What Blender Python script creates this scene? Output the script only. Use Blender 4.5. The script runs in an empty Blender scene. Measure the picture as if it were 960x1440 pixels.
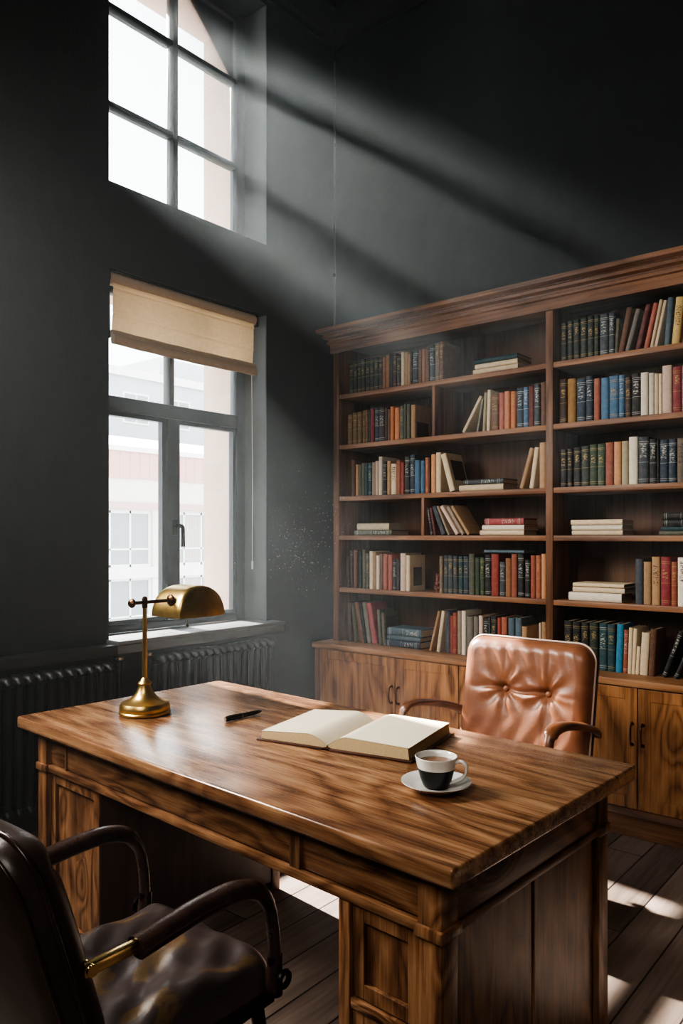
import bpy, bmesh, math, random
from mathutils import Vector, Matrix
random.seed(7)
SC = bpy.context.scene
COL = SC.collection
PI = math.pi

# ------------------------------------------------------------------ survey of the room
# room corner (window wall x=0, bookcase wall y=0) is the origin; metres
F = 1071.0; PX0, PY0 = 480.0, 753.0; YAW = math.radians(39.7)
EYE = Vector((3.437, -4.06, 1.40))
_c, _s = math.cos(YAW), math.sin(YAW)
def sight(px, py):
    l = (px - PX0) / F; u = (PY0 - py) / F
    return Vector((l * _c - _s, l * _s + _c, u))
def at(px, py, axis, v):
    d = sight(px, py); i = 'xyz'.index(axis)
    return EYE + d * ((v - EYE[i]) / d[i])

# ------------------------------------------------------------------ small helpers
def tag(o, label=None, cat=None, group=None, kind=None):
    if label: o['label'] = label
    if cat: o['category'] = cat
    if group: o['group'] = group
    if kind: o['kind'] = kind
    return o
def thing(name, label, cat, loc=(0, 0, 0), rz=0.0, group=None, kind=None):
    o = bpy.data.objects.new(name, None); COL.objects.link(o)
    o.empty_display_size = 0.1
    o.location = loc; o.rotation_euler = (0, 0, rz)
    return tag(o, label, cat, group, kind)

class MB:
    """collects shapes and links them as one mesh object"""
    def __init__(self): self.bm = bmesh.new()
    def face(self, vs):
        try: return self.bm.faces.new(vs)
        except ValueError: return None
    def box(self, x0, x1, y0, y1, z0, z1):
        v = [self.bm.verts.new(p) for p in ((x0,y0,z0),(x1,y0,z0),(x1,y1,z0),(x0,y1,z0),(x0,y0,z1),(x1,y0,z1),(x1,y1,z1),(x0,y1,z1))]
        for f in ((0,3,2,1),(4,5,6,7),(0,1,5,4),(1,2,6,5),(2,3,7,6),(3,0,4,7)): self.face([v[i] for i in f])
        return self
    def rbox(self, x0, x1, y0, y1, z0, z1, b=0.004, seg=2):
        n0 = set(self.bm.verts); e0 = set(self.bm.edges)
        self.box(x0, x1, y0, y1, z0, z1)
        es = [e for e in self.bm.edges if e not in e0]
        b = min(b, (x1-x0)*.45, (y1-y0)*.45, (z1-z0)*.45)
        bmesh.ops.bevel(self.bm, geom=es, offset=b, segments=seg, profile=0.5, affect='EDGES')
        return self
    def sweep(self, pts, prof, cap=True, closed=False, up=(0, 0, 1)):
        """sweep a closed profile [(a,b)] (or fn(i)) along points with a parallel-ish frame"""
        pts = [Vector(p) for p in pts]; n = len(pts); rings = []
        up = Vector(up); last = None
        for i, p in enumerate(pts):
            if closed: t = pts[(i+1) % n] - pts[i-1]
            else: t = pts[min(i+1, n-1)] - pts[max(i-1, 0)]
            t.normalize()
            a = t.cross(up) if last is None else last - t * last.dot(t)
            if a.length < 1e-4: a = t.cross(Vector((1, 0.1, 0)))
            a.normalize(); last = a; b = a.cross(t)
            pr = prof(i) if callable(prof) else prof
            rings.append([self.bm.verts.new(p + a * q[0] + b * q[1]) for q in pr])
        m = len(rings[0])
        for i in range(n if closed else n - 1):
            r0, r1 = rings[i], rings[(i+1) % n]
            for k in range(m): self.face([r0[k], r0[(k+1) % m], r1[(k+1) % m], r1[k]])
        if cap and not closed:
            self.face(rings[0][::-1]); self.face(rings[-1])
        return self
    def tube(self, pts, r, seg=10, cap=True, closed=False, up=(0, 0, 1), ry=None):
        def prof(i):
            rr = r[i] if isinstance(r, (list, tuple)) else r
            k = (ry / r) if ry and not isinstance(r, (list, tuple)) else 1.0
            return [(rr*math.cos(2*PI*j/seg), rr*k*math.sin(2*PI*j/seg)) for j in range(seg)]
        return self.sweep(pts, prof, cap, closed, up)
    def lathe(self, prof, c=(0, 0, 0), seg=40, mat=None):
        rings = []
        M = mat or Matrix.Identity(4)
        for r, z in prof:
            if r < 1e-6: rings.append([self.bm.verts.new(M @ Vector((c[0], c[1], c[2]+z)))])
            else: rings.append([self.bm.verts.new(M @ Vector((c[0]+r*math.cos(2*PI*j/seg), c[1]+r*math.sin(2*PI*j/seg), c[2]+z))) for j in range(seg)])
        for a, b in zip(rings, rings[1:]):
            for j in range(seg):
                k = (j+1) % seg
                if len(a) == 1 and len(b) == 1: continue
                if len(a) == 1: self.face([a[0], b[k], b[j]])
                elif len(b) == 1: self.face([a[j], a[k], b[0]])
                else: self.face([a[j], a[k], b[k], b[j]])
        return self
    def prism(self, poly, axis, a0, a1):
        """extrude 2-D polygon along axis; poly coords are the other two axes in cyclic order"""
        def P(q, a):
            return {'x': (a, q[0], q[1]), 'y': (q[0], a, q[1]), 'z': (q[0], q[1], a)}[axis]
        A = [self.bm.verts.new(P(q, a0)) for q in poly]; B = [self.bm.verts.new(P(q, a1)) for q in poly]
        n = len(poly)
        for i in range(n): self.face([A[i], A[(i+1) % n], B[(i+1) % n], B[i]])
        self.face(A[::-1]); self.face(B)
        return self
    def grid(self, fn, nu, nv, closed_u=False):
        V = [[self.bm.verts.new(fn(i/(nu if closed_u else nu-1), j/(nv-1))) for j in range(nv)] for i in range(nu)]
        for i in range(nu if closed_u else nu-1):
            for j in range(nv-1):
                k = (i+1) % nu
                self.face([V[i][j], V[k][j], V[k][j+1], V[i][j+1]])
        return self
    def build(self, name, mat, parent=None, loc=(0, 0, 0), smooth=None, rot=None, label=None):
        bmesh.ops.recalc_face_normals(self.bm, faces=self.bm.faces)
        me = bpy.data.meshes.new(name); self.bm.to_mesh(me); self.bm.free()
        if smooth is not None:
            me.polygons.foreach_set('use_smooth', [True] * len(me.polygons))
            try: me.set_sharp_from_angle(angle=math.radians(smooth))
            except Exception: pass
        me.materials.append(mat)
        o = bpy.data.objects.new(name, me); COL.objects.link(o)
        o.location = loc
        if rot: o.rotation_euler = rot
        if parent is not None: o.parent = parent
        if label: o['label'] = label
        return o

def smoothpath(pts, n=6):
    """Catmull-Rom through points"""
    P = [Vector(p) for p in pts]; out = []
    for i in range(len(P)-1):
        p0 = P[max(i-1, 0)]; p1 = P[i]; p2 = P[i+1]; p3 = P[min(i+2, len(P)-1)]
        for k in range(n):
            t = k/n
            out.append(0.5*((2*p1)+(p2-p0)*t+(2*p0-5*p1+4*p2-p3)*t*t+(3*p1-p0-3*p2+p3)*t**3))
    out.append(P[-1]); return out

# ------------------------------------------------------------------ materials
class NT:
    def __init__(self, name):
        self.m = bpy.data.materials.new(name); self.m.use_nodes = True
        self.t = self.m.node_tree; self.t.nodes.clear()
        self.out = self.n('ShaderNodeOutputMaterial')
    def n(self, t, **kw):
        x = self.t.nodes.new(t)
        for k, v in kw.items(): setattr(x, k, v)
        return x
    def set(self, sock, v):
        if isinstance(v, bpy.types.NodeSocket): self.t.links.new(v, sock)
        elif isinstance(v, (tuple, list)) and len(v) == 3 and sock.type == 'RGBA': sock.default_value = (*v, 1)
        else: sock.default_value = v
    def math(self, op, a, b=0.0, c=0.0, clamp=False):
        x = self.n('ShaderNodeMath', operation=op, use_clamp=clamp)
        for i, v in enumerate((a, b, c)): self.set(x.inputs[i], v)
        return x.outputs[0]
    def vmath(self, op, a, b):
        x = self.n('ShaderNodeVectorMath', operation=op)
        self.set(x.inputs[0], a); self.set(x.inputs[1], b)
        return x.outputs[0]
    def noise(self, vec, scale, detail=3.0, rough=0.55, dist=0.0):
        x = self.n('ShaderNodeTexNoise')
        if vec is not None: self.set(x.inputs['Vector'], vec)
        x.inputs['Scale'].default_value = scale; x.inputs['Detail'].default_value = detail
        x.inputs['Roughness'].default_value = rough; x.inputs['Distortion'].default_value = dist
        return x.outputs['Fac']
    def ramp(self, f, stops, interp='LINEAR'):
        x = self.n('ShaderNodeValToRGB'); self.set(x.inputs[0], f)
        e = x.color_ramp.elements; x.color_ramp.interpolation = interp
        while len(e) < len(stops): e.new(0.5)
        for i, (p, c) in enumerate(stops):
            e[i].position = p; e[i].color = (*c, 1) if isinstance(c, (tuple, list)) else (c, c, c, 1)
        return x.outputs[0]
    def step(self, f, a, b):
        x = self.n('ShaderNodeMapRange'); x.interpolation_type = 'SMOOTHSTEP'
        self.set(x.inputs[0], f); x.inputs[1].default_value = a; x.inputs[2].default_value = b
        return x.outputs[0]
    def mix(self, f, a, b, blend='MIX'):
        x = self.n('ShaderNodeMix', data_type='RGBA', blend_type=blend)
        self.set(x.inputs[0], f); self.set(x.inputs[6], a); self.set(x.inputs[7], b)
        return x.outputs[2]
    def obj(self): return self.n('ShaderNodeTexCoord').outputs['Object']
    def gen(self): return self.n('ShaderNodeTexCoord').outputs['Generated']
    def sep(self, v):
        x = self.n('ShaderNodeSeparateXYZ'); self.set(x.inputs[0], v); return x.outputs
    def comb(self, x_, y_, z_):
        x = self.n('ShaderNodeCombineXYZ')
        for i, v in enumerate((x_, y_, z_)): self.set(x.inputs[i], v)
        return x.outputs[0]
    def rnd(self): return self.n('ShaderNodeObjectInfo').outputs['Random']
    def bump(self, h, strength=0.3, dist=0.01):
        x = self.n('ShaderNodeBump'); self.set(x.inputs['Height'], h)
        x.inputs['Strength'].default_value = strength; x.inputs['Distance'].default_value = dist
        return x.outputs[0]
    def bsdf(self, color, rough=0.5, metal=0.0, normal=None, spec=0.5, coat=0.0, coat_rough=0.2, **kw):
        b = self.n('ShaderNodeBsdfPrincipled')
        self.set(b.inputs['Base Color'], color); self.set(b.inputs['Roughness'], rough)
        self.set(b.inputs['Metallic'], metal); self.set(b.inputs['Specular IOR Level'], spec)
        self.set(b.inputs['Coat Weight'], coat); b.inputs['Coat Roughness'].default_value = coat_rough
        if normal is not None: self.set(b.inputs['Normal'], normal)
        for k, v in kw.items(): self.set(b.inputs[k], v)
        self.t.links.new(b.outputs[0], self.out.inputs[0])
        return self.m

def wood(name, dark, mid, light, axis='x', scale=1.0, bands=9.0, knots=0.0, rough=0.42, streak=0.5, bump=0.15, spec=0.4, offset=(0, 0, 0), coat=0.0, vary=0.0, flat=None):
    N = NT(name); o = N.obj()
    o = N.vmath('ADD', o, offset)
    r = N.rnd()
    o = N.vmath('ADD', o, N.comb(N.math('MULTIPLY', r, 7.3), N.math('MULTIPLY', r, 11.7), N.math('MULTIPLY', r, 5.1)))
    st = {'x': (0.22, 1, 1), 'y': (1, 0.22, 1), 'z': (1, 1, 0.22)}[axis]
    fine = {'x': (0.03, 1, 1), 'y': (1, 0.03, 1), 'z': (1, 1, 0.03)}[axis]
    kst = {'x': (0.42, 1, 1), 'y': (1, 0.42, 1), 'z': (1, 1, 0.42)}[axis]
    v = N.vmath('MULTIPLY', o, st)
    h = N.noise(v, 3.4*scale, 2.0, 0.45, 0.35)
    wob = N.noise(N.vmath('MULTIPLY', o, kst), 7*scale, 3.0, 0.6)
    h = N.math('ADD', h, N.math('MULTIPLY', wob, 0.10))
    kd = None
    if knots > 0:
        vo = N.n('ShaderNodeTexVoronoi'); N.set(vo.inputs['Vector'], N.vmath('MULTIPLY', o, flat or kst)); vo.inputs['Scale'].default_value = 3.4*scale
        vo.inputs['Randomness'].default_value = 1.0
        d = vo.outputs['Distance']
        d = N.math('ADD', d, N.math('MULTIPLY', N.math('SUBTRACT', wob, 0.5), 0.16))
        cs = N.sep(vo.outputs['Color'])
        on = N.step(cs[0], 1.0-knots, 1.02-knots)
        kd = N.math('MULTIPLY', N.math('SUBTRACT', 1.0, N.step(d, 0.02, 0.40)), on)
        h = N.math('ADD', h, N.math('MULTIPLY', kd, 0.35))
    rings = N.math('PINGPONG', N.math('MULTIPLY', h, bands*2), 1.0)
    fib = N.noise(N.vmath('MULTIPLY', o, fine), 95*scale, 4.0, 0.65)
    stn = N.noise(v, 2.1*scale, 4.0, 0.6, 0.6)
    fc = N.step(fib, 0.34, 0.66)
    line = N.step(N.noise(N.vmath('MULTIPLY', o, fine), 34*scale, 3.0, 0.6), 0.36, 0.64)
    ring2 = N.math('POWER', rings, 0.75)
    g = N.math('ADD', N.math('ADD', N.math('MULTIPLY', ring2, 0.50), N.math('MULTIPLY', fc, 0.24)), N.math('MULTIPLY', line, 0.20))
    col = N.ramp(g, [(0.16, dark), (0.50, mid), (0.93, light)])
    dk = tuple(c*0.28 for c in dark)
    sm = N.math('MULTIPLY', N.step(stn, 0.52, 0.72), streak)
    col = N.mix(sm, col, tuple(c*0.9 for c in dark))
    if kd is not None:
        core = N.step(kd, 0.80, 0.99)
        halo = N.math('MULTIPLY', N.step(kd, 0.25, 0.95), 0.55)
        col = N.mix(halo, col, tuple(c*0.75 for c in dark))
        col = N.mix(N.math('MULTIPLY', core, 0.85), col, dk)
    if vary > 0:
        hs = N.n('ShaderNodeHueSaturation'); N.set(hs.inputs['Color'], col)
        N.set(hs.inputs['Value'], N.math('ADD', 1.0-vary*0.5, N.math('MULTIPLY', r, vary)))
        col = hs.outputs[0]
    rg = N.math('ADD', rough-0.06, N.math('MULTIPLY', fib, 0.14))
    nb = N.bump(N.math('ADD', fib, N.math('MULTIPLY', rings, 0.5)), bump, 0.002)
    return N.bsdf(col, rg, 0.0, nb, spec, coat=coat, coat_rough=0.22)

def plain(name, col, rough=0.5, metal=0.0, spec=0.5, nscale=0, namp=0.0, bump=0.0, bscale=40, coat=0.0, **kw):
    N = NT(name); c = col; nb = None
    if namp > 0:
        f = N.noise(N.obj(), nscale, 4.0, 0.6)
        c = N.mix(f, tuple(x*(1-namp) for x in col), tuple(min(1, x*(1+namp)) for x in col))
    if bump > 0: nb = N.bump(N.noise(N.obj(), bscale, 4.0, 0.6), bump, 0.002)
    return N.bsdf(c, rough, metal, nb, spec, coat=coat, **kw)

M = {}
def mat_wall():
    N = NT('charcoal_plaster'); o = N.obj()
    big = N.noise(o, 1.1, 5.0, 0.6, 0.4); fine = N.noise(N.vmath('MULTIPLY', o, (1, 1, 0.5)), 9, 6.0, 0.7)
    f = N.math('ADD', N.math('MULTIPLY', big, 0.65), N.math('MULTIPLY', fine, 0.35))
    col = N.ramp(f, [(0.3, (0.026, 0.030, 0.032)), (0.55, (0.040, 0.046, 0.049)), (0.75, (0.058, 0.065, 0.069))])
    return N.bsdf(col, 0.72, 0, N.bump(N.math('ADD', fine, N.noise(o, 60, 4, .6)), 0.25, 0.004), 0.25)
M['wall'] = mat_wall()
M['ceiling'] = plain('ceiling_paint', (0.022, 0.024, 0.026), 0.8, nscale=3, namp=.2)
M['trim'] = plain('charcoal_paint', (0.024, 0.026, 0.027), 0.45, nscale=6, namp=.2, bump=.05)
M['sill'] = plain('sunlit_sill_paint', (0.15, 0.158, 0.16), 0.42, nscale=9, namp=.18, bump=.06)  # dark ledge paint lightened: sun on the sill is put into the colour
M['reveal'] = plain('daylit_reveal_plaster', (0.16, 0.17, 0.17), 0.7, nscale=7, namp=.15, bump=.1)  # wall plaster with daylight on the jamb put into its colour
M['frame'] = plain('window_frame_paint', (0.012, 0.0135, 0.0145), 0.34, nscale=8, namp=.15)
M['iron'] = plain('radiator_iron', (0.010, 0.0105, 0.011), 0.42, nscale=14, namp=.3, bump=.08)
M['steel'] = plain('valve_steel', (0.55, 0.55, 0.53), 0.25, 1.0)
M['handle_dark'] = plain('handle_bronze', (0.025, 0.02, 0.017), 0.3, 0.8)
M['pull'] = plain('pull_bronze', (0.10, 0.065, 0.045), 0.28, 1.0)

def mat_floor():
    N = NT('floor_boards'); o = N.obj(); s = N.sep(o)
    bw = 0.155
    xi = N.math('DIVIDE', s[0], bw); idx = N.math('FLOOR', xi); fx = N.math('FRACT', xi)
    wn = N.n('ShaderNodeTexWhiteNoise', noise_dimensions='1D'); N.set(wn.inputs['W'], idx)
    yy = N.math('ADD', N.math('DIVIDE', s[1], 1.7), N.math('MULTIPLY', wn.outputs['Value'], 5.0))
    jdx = N.math('FLOOR', yy); fy = N.math('FRACT', yy)
    wn2 = N.n('ShaderNodeTexWhiteNoise', noise_dimensions='2D'); N.set(wn2.inputs['Vector'], N.comb(idx, jdx, 0.0))
    r = wn2.outputs['Value']
    ex = N.math('MULTIPLY', N.math('MINIMUM', fx, N.math('SUBTRACT', 1.0, fx)), bw)
    ey = N.math('MULTIPLY', N.math('MINIMUM', fy, N.math('SUBTRACT', 1.0, fy)), 1.7)
    gap = N.math('SUBTRACT', 1.0, N.step(N.math('MINIMUM', ex, ey), 0.0012, 0.0045))
    v = N.vmath('ADD', N.vmath('MULTIPLY', o, (1, 0.07, 1)), N.comb(N.math('MULTIPLY', r, 3.7), N.math('MULTIPLY', r, 9.1), 0.0))
    g = N.noise(v, 42, 5, 0.65, 0.3); g2 = N.noise(v, 9, 3, 0.6, 1.0)
    scuff = N.noise(o, 3.2, 6, 0.7, 0.6)
    f = N.math('ADD', N.math('ADD', N.math('MULTIPLY', g, 0.45), N.math('MULTIPLY', g2, 0.3)), N.math('MULTIPLY', N.math('SUBTRACT', r, 0.5), 0.22))
    col = N.ramp(f, [(0.18, (0.085, 0.059, 0.047)), (0.40, (0.215, 0.158, 0.128)), (0.66, (0.37, 0.29, 0.245))])
    col = N.mix(N.math('MULTIPLY', N.step(scuff, 0.5, 0.72), 0.4), col, (0.15, 0.13, 0.118))
    col = N.mix(N.math('MULTIPLY', N.step(N.noise(o, 11, 5, .7), 0.6, 0.75), 0.45), col, (0.05, 0.038, 0.032))
    col = N.mix(gap, col, (0.008, 0.006, 0.005))
    h = N.math('SUBTRACT', N.math('MULTIPLY', g, 0.35), gap)
    return N.bsdf(col, N.math('ADD', 0.36, N.math('MULTIPLY', scuff, 0.28)), 0, N.bump(h, 0.35, 0.003), 0.4)
M['floor'] = mat_floor()

BC = dict(dark=(0.085, 0.034, 0.014), mid=(0.195, 0.086, 0.038), light=(0.31, 0.152, 0.074))
for a in 'xyz': M['case_'+a] = wood('bookcase_wood_'+a, axis=a, scale=1.3, bands=3.0, rough=0.45, streak=0.45, vary=0.12, **BC)
M['case_back'] = wood('bookcase_back_wood', (0.06, 0.027, 0.013), (0.12, 0.057, 0.028), (0.17, 0.085, 0.044), axis='z', scale=1.2, bands=3, rough=0.55, streak=0.5)
M['door'] = wood('cabinet_door_wood', (0.12, 0.046, 0.014), (0.30, 0.135, 0.050), (0.45, 0.225, 0.095), axis='z', scale=1.3, bands=8, knots=0.45, flat=(1, 0, .42), rough=0.42, streak=0.4, vary=0.1)
M['counter'] = wood('counter_wood', (0.13, 0.055, 0.022), (0.27, 0.13, 0.058), (0.40, 0.215, 0.11), axis='x', scale=1.2, bands=4, rough=0.4, streak=0.35)
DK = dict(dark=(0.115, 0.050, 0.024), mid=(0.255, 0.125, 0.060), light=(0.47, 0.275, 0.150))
DF = dict(dark=(0.060, 0.024, 0.011), mid=(0.185, 0.086, 0.039), light=(0.36, 0.195, 0.098))  # shade on the desk fronts is put into this darker wood colour
M['desk_top'] = wood('desk_top_wood', axis='x', scale=1.5, bands=7.0, knots=0.5, flat=(.42, 1, 0), rough=0.27, streak=0.75, bump=0.06, spec=0.5, coat=0.7, **DK)
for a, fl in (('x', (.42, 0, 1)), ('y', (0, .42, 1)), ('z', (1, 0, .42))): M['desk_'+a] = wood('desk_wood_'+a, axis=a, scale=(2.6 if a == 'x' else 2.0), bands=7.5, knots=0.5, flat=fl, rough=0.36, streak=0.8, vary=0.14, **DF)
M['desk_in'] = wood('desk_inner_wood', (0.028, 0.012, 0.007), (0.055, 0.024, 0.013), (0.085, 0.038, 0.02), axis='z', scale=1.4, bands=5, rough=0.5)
M['arm_tan'] = wood('chair_arm_wood', (0.06, 0.022, 0.010), (0.14, 0.052, 0.022), (0.22, 0.088, 0.04), axis='y', scale=2, bands=4, rough=0.3, coat=.3)

def mat_brass():
    N = NT('antique_brass'); f = N.noise(N.obj(), 26, 5, 0.65); b = N.noise(N.vmath('MULTIPLY', N.obj(), (1, 1, 6)), 60, 3, .6)
    col = N.ramp(f, [(0.3, (0.50, 0.33, 0.11)), (0.7, (0.66, 0.46, 0.18))])
    return N.bsdf(col, N.math('ADD', 0.27, N.math('MULTIPLY', f, 0.10)), 1.0, N.bump(b, 0.04, 0.001), 0.5)
M['brass'] = mat_brass()
M['bronze'] = plain('dark_bronze', (0.085, 0.042, 0.022), 0.35, 0.9)
M['brass_bright'] = plain('polished_brass', (0.72, 0.52, 0.24), 0.22, 1.0)
M['chrome'] = plain('chrome_steel', (0.55, 0.55, 0.55), 0.18, 1.0)

def mat_leather(name, dark, light, rough, patch=None, spec=0.5):
    N = NT(name); o = N.obj()
    f = N.noise(o, 7, 5, 0.6, 0.4)
    col = N.ramp(f, [(0.3, dark), (0.68, light)])
    if patch:
        p = N.noise(N.vmath('MULTIPLY', o, (1, 1, .5)), 11, 4, 0.6, 0.8)
        hair = N.noise(N.vmath('MULTIPLY', o, (5, 1, 1)), 90, 3, 0.6)
        pc = N.mix(hair, tuple(c*.35 for c in patch), patch)
        col = N.mix(N.step(p, 0.54, 0.62), col, pc)
    vo = N.n('ShaderNodeTexVoronoi'); N.set(vo.inputs['Vector'], o); vo.inputs['Scale'].default_value = 260
    wr = N.noise(o, 34, 5, 0.62, 1.2)
    h = N.math('ADD', N.math('MULTIPLY', vo.outputs['Distance'], 0.12), wr)
    return N.bsdf(col, N.math('ADD', rough, N.math('MULTIPLY', N.math('SUBTRACT', f, .5), 0.2)), 0, N.bump(h, 0.13, 0.005), spec)
M['tan'] = mat_leather('tan_leather', (0.165, 0.060, 0.027), (0.285, 0.120, 0.060), 0.37)
M['tan_dark'] = mat_leather('dark_back_leather', (0.012, 0.008, 0.006), (0.024, 0.015, 0.011), 0.4)
M['dark_leather'] = mat_leather('oxblood_black_leather', (0.036, 0.023, 0.018), (0.072, 0.046, 0.036), 0.36)
M['seat_leather'] = mat_leather('worn_seat_leather', (0.050, 0.037, 0.036), (0.095, 0.072, 0.068), 0.34, patch=(0.20, 0.125, 0.065))
M['dark_arm'] = mat_leather('dark_arm_leather', (0.030, 0.017, 0.013), (0.066, 0.036, 0.028), 0.27)
M['piping'] = plain('light_piping', (0.62, 0.50, 0.42), 0.35)
M['black_metal'] = plain('black_metal', (0.012, 0.011, 0.011), 0.35, 0.6)

M['paper'] = plain('page_paper', (0.70, 0.63, 0.50), 0.8, nscale=30, namp=.06)
def mat_edge():
    N = NT('page_edges'); o = N.obj()
    f = N.noise(N.vmath('MULTIPLY', o, (1, 1, 1)), 300, 2, .5)
    return N.bsdf(N.ramp(f, [(.3, (0.33, 0.26, 0.17)), (.7, (0.52, 0.43, 0.30))]), 0.85)
M['page_edge'] = mat_edge()
def mat_openpage():
    N = NT('open_page_paper'); o = N.obj(); s = N.sep(o)
    f = N.noise(o, 12, 4, .6)
    return N.bsdf(N.mix(f, (0.70, 0.62, 0.47), (0.80, 0.72, 0.57)), 0.75)
M['open_page'] = mat_openpage()
M['open_edge'] = plain('open_book_edges', (0.47, 0.36, 0.20), 0.8, nscale=160, namp=.25)
M['book_leather'] = plain('book_cover_brown', (0.060, 0.022, 0.014), 0.42, nscale=30, namp=.3)
M['porcelain'] = plain('white_porcelain', (0.74, 0.73, 0.69), 0.16, coat=.4)
M['cup_black'] = plain('black_glaze', (0.006, 0.006, 0.006), 0.22, spec=.35)
M['coffee'] = plain('coffee_surface', (0.15, 0.062, 0.020), 0.15, nscale=30, namp=.3)
M['pen'] = plain('pen_black', (0.010, 0.009, 0.009), 0.22)

def mat_book(style):
    """book cloth taking its colour from the object; gilt bands and title marks on the spine"""
    N = NT('book_'+style); oi = N.n('ShaderNodeObjectInfo'); base = oi.outputs['Color']; r = oi.outputs['Random']
    o = N.obj(); g = N.sep(N.gen())
    wear = N.noise(N.vmath('ADD', o, N.comb(N.math('MULTIPLY', r, 9.0), 0.0, 0.0)), 40, 4, .65)
    col = N.mix(N.math('MULTIPLY', N.step(wear, .45, .8), 0.35), base, N.mix(0.5, base, (0.30, 0.24, 0.18)))
    dkn = N.mix(0.55, base, (0, 0, 0))
    col = N.mix(N.math('MULTIPLY', N.step(wear, .62, .3), 0.3), col, dkn)
    front = N.math('LESS_THAN', g[1], 0.10)
    z = g[2]; met = 0.0
    def band(c, w): return N.math('LESS_THAN', N.math('ABSOLUTE', N.math('SUBTRACT', z, c)), w)
    if style != 'plain':
        ink = {'gilt': (0.34, 0.25, 0.10), 'silver': (0.42, 0.42, 0.38), 'ink': (0.05, 0.03, 0.025)}[style]
        c0 = N.math('ADD', 0.60, N.math('MULTIPLY', r, 0.12))
        inside = N.math('LESS_THAN', N.math('ABSOLUTE', N.math('SUBTRACT', z, c0)), {'gilt': 0.10, 'silver': 0.15, 'ink': 0.22}[style])
        marks = N.noise(N.comb(N.math('MULTIPLY', g[0], 3.0), r, N.math('MULTIPLY', z, 46.0)), 1.0, 2, .5)
        core = N.math('LESS_THAN', N.math('ABSOLUTE', N.math('SUBTRACT', g[0], 0.5)), 0.30)
        m = N.math('MULTIPLY', N.math('MULTIPLY', inside, N.math('GREATER_THAN', marks, 0.53)), core)
        for c, w in ((0.90, .006), (0.86, .004), (0.46, .004), (0.10, .006), (0.06, .004)):
            if style != 'ink': m = N.math('MAXIMUM', m, band(c, w))
        m = N.math('MULTIPLY', N.math('MULTIPLY', m, front), 0.85)
        col = N.mix(m, col, ink)
        if style == 'gilt': met = N.math('MULTIPLY', m, 0.5)
    weave = N.noise(o, 420, 2, .5)
    return N.bsdf(col, 0.55, met, N.bump(weave, 0.12, 0.001), 0.35)
for s_ in ('plain', 'gilt', 'silver', 'ink'): M['bk_'+s_] = mat_book(s_)

def mat_glass():
    N = NT('window_glass')
    tr = N.n('ShaderNodeBsdfTransparent'); tr.inputs[0].default_value = (.96, .97, .97, 1)
    gl = N.n('ShaderNodeBsdfGlossy'); gl.inputs['Roughness'].default_value = 0.02
    fr = N.n('ShaderNodeFresnel'); fr.inputs[0].default_value = 1.3
    mx = N.n('ShaderNodeMixShader'); N.t.links.new(fr.outputs[0], mx.inputs[0])
    N.t.links.new(tr.outputs[0], mx.inputs[1]); N.t.links.new(gl.outputs[0], mx.inputs[2])
    N.t.links.new(mx.outputs[0], N.out.inputs[0]); return N.m
M['glass'] = mat_glass()

def mat_blind():
    N = NT('linen_blind'); o = N.obj()
    wv = N.noise(N.vmath('MULTIPLY', o, (1, 1, .12)), 160, 3, .6); wh = N.noise(N.vmath('MULTIPLY', o, (1, .12, 1)), 160, 3, .6)
    f = N.math('MULTIPLY', N.math('ADD', wv, wh), 0.5)
    col = N.ramp(f, [(.3, (0.56, 0.38, 0.21)), (.7, (0.70, 0.51, 0.31))])
    d = N.n('ShaderNodeBsdfDiffuse'); t = N.n('ShaderNodeBsdfTranslucent'); N.set(d.inputs[0], col); N.set(t.inputs[0], col)
    mx = N.n('ShaderNodeMixShader'); mx.inputs[0].default_value = 0.5
    N.t.links.new(d.outputs[0], mx.inputs[1]); N.t.links.new(t.outputs[0], mx.inputs[2])
    N.t.links.new(mx.outputs[0], N.out.inputs[0]); return N.m
M['blind'] = mat_blind()
M['hem'] = plain('linen_hem', (0.74, 0.59, 0.43), .9, nscale=60, namp=.12, bump=.2, bscale=300)

def mat_brick():
    N = NT('pale_brick'); b = N.n('ShaderNodeTexBrick'); o = N.obj(); s = N.sep(o)
    N.set(b.inputs['Vector'], N.comb(N.math('ADD', s[1], s[0]), s[2], 0.0))
    b.inputs['Color1'].default_value = (0.60, 0.45, 0.38, 1); b.inputs['Color2'].default_value = (0.68, 0.53, 0.46, 1)
    b.inputs['Mortar'].default_value = (0.66, 0.58, 0.52, 1); b.inputs['Scale'].default_value = 1.0
    b.inputs['Brick Width'].default_value = 0.42; b.inputs['Row Height'].default_value = 0.21; b.inputs['Mortar Size'].default_value = 0.008
    return N.bsdf(N.mix(.35, b.outputs['Color'], N.mix(N.noise(o, 9, 4), (.5, .33, .26), (.75, .58, .48))), .85)
M['brick'] = mat_brick()
M['stucco'] = plain('facade_stucco', (0.72, 0.66, 0.60), .9, nscale=1.2, namp=.08)
M['fascia'] = None
def mat_seam():
    N = NT('seamed_red_cladding'); s = N.sep(N.obj())
    w = N.math('FRACT', N.math('DIVIDE', s[1], 0.42)); e = N.step(N.math('ABSOLUTE', N.math('SUBTRACT', w, .5)), .42, .49)
    return N.bsdf(N.mix(e, (0.58, 0.36, 0.33), (0.44, 0.26, 0.24)), .7)
M['fascia'] = mat_seam()
M['stone_pale'] = plain('pale_stone', (0.80, 0.78, 0.74), .85, nscale=2, namp=.06)
M['pinkband'] = plain('pink_cornice', (0.58, 0.40, 0.36), .85)
M['bl_white'] = plain('white_joinery', (0.82, 0.82, 0.80), .6)
M['bl_glass'] = plain('facade_glass', (0.30, 0.315, 0.32), .15, spec=.6)
M['bl_curtain'] = plain('facade_curtain', (0.52, 0.47, 0.42), .9)
M['bl_grey'] = plain('grey_facade', (0.50, 0.51, 0.53), .9, nscale=.8, namp=.1)
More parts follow.
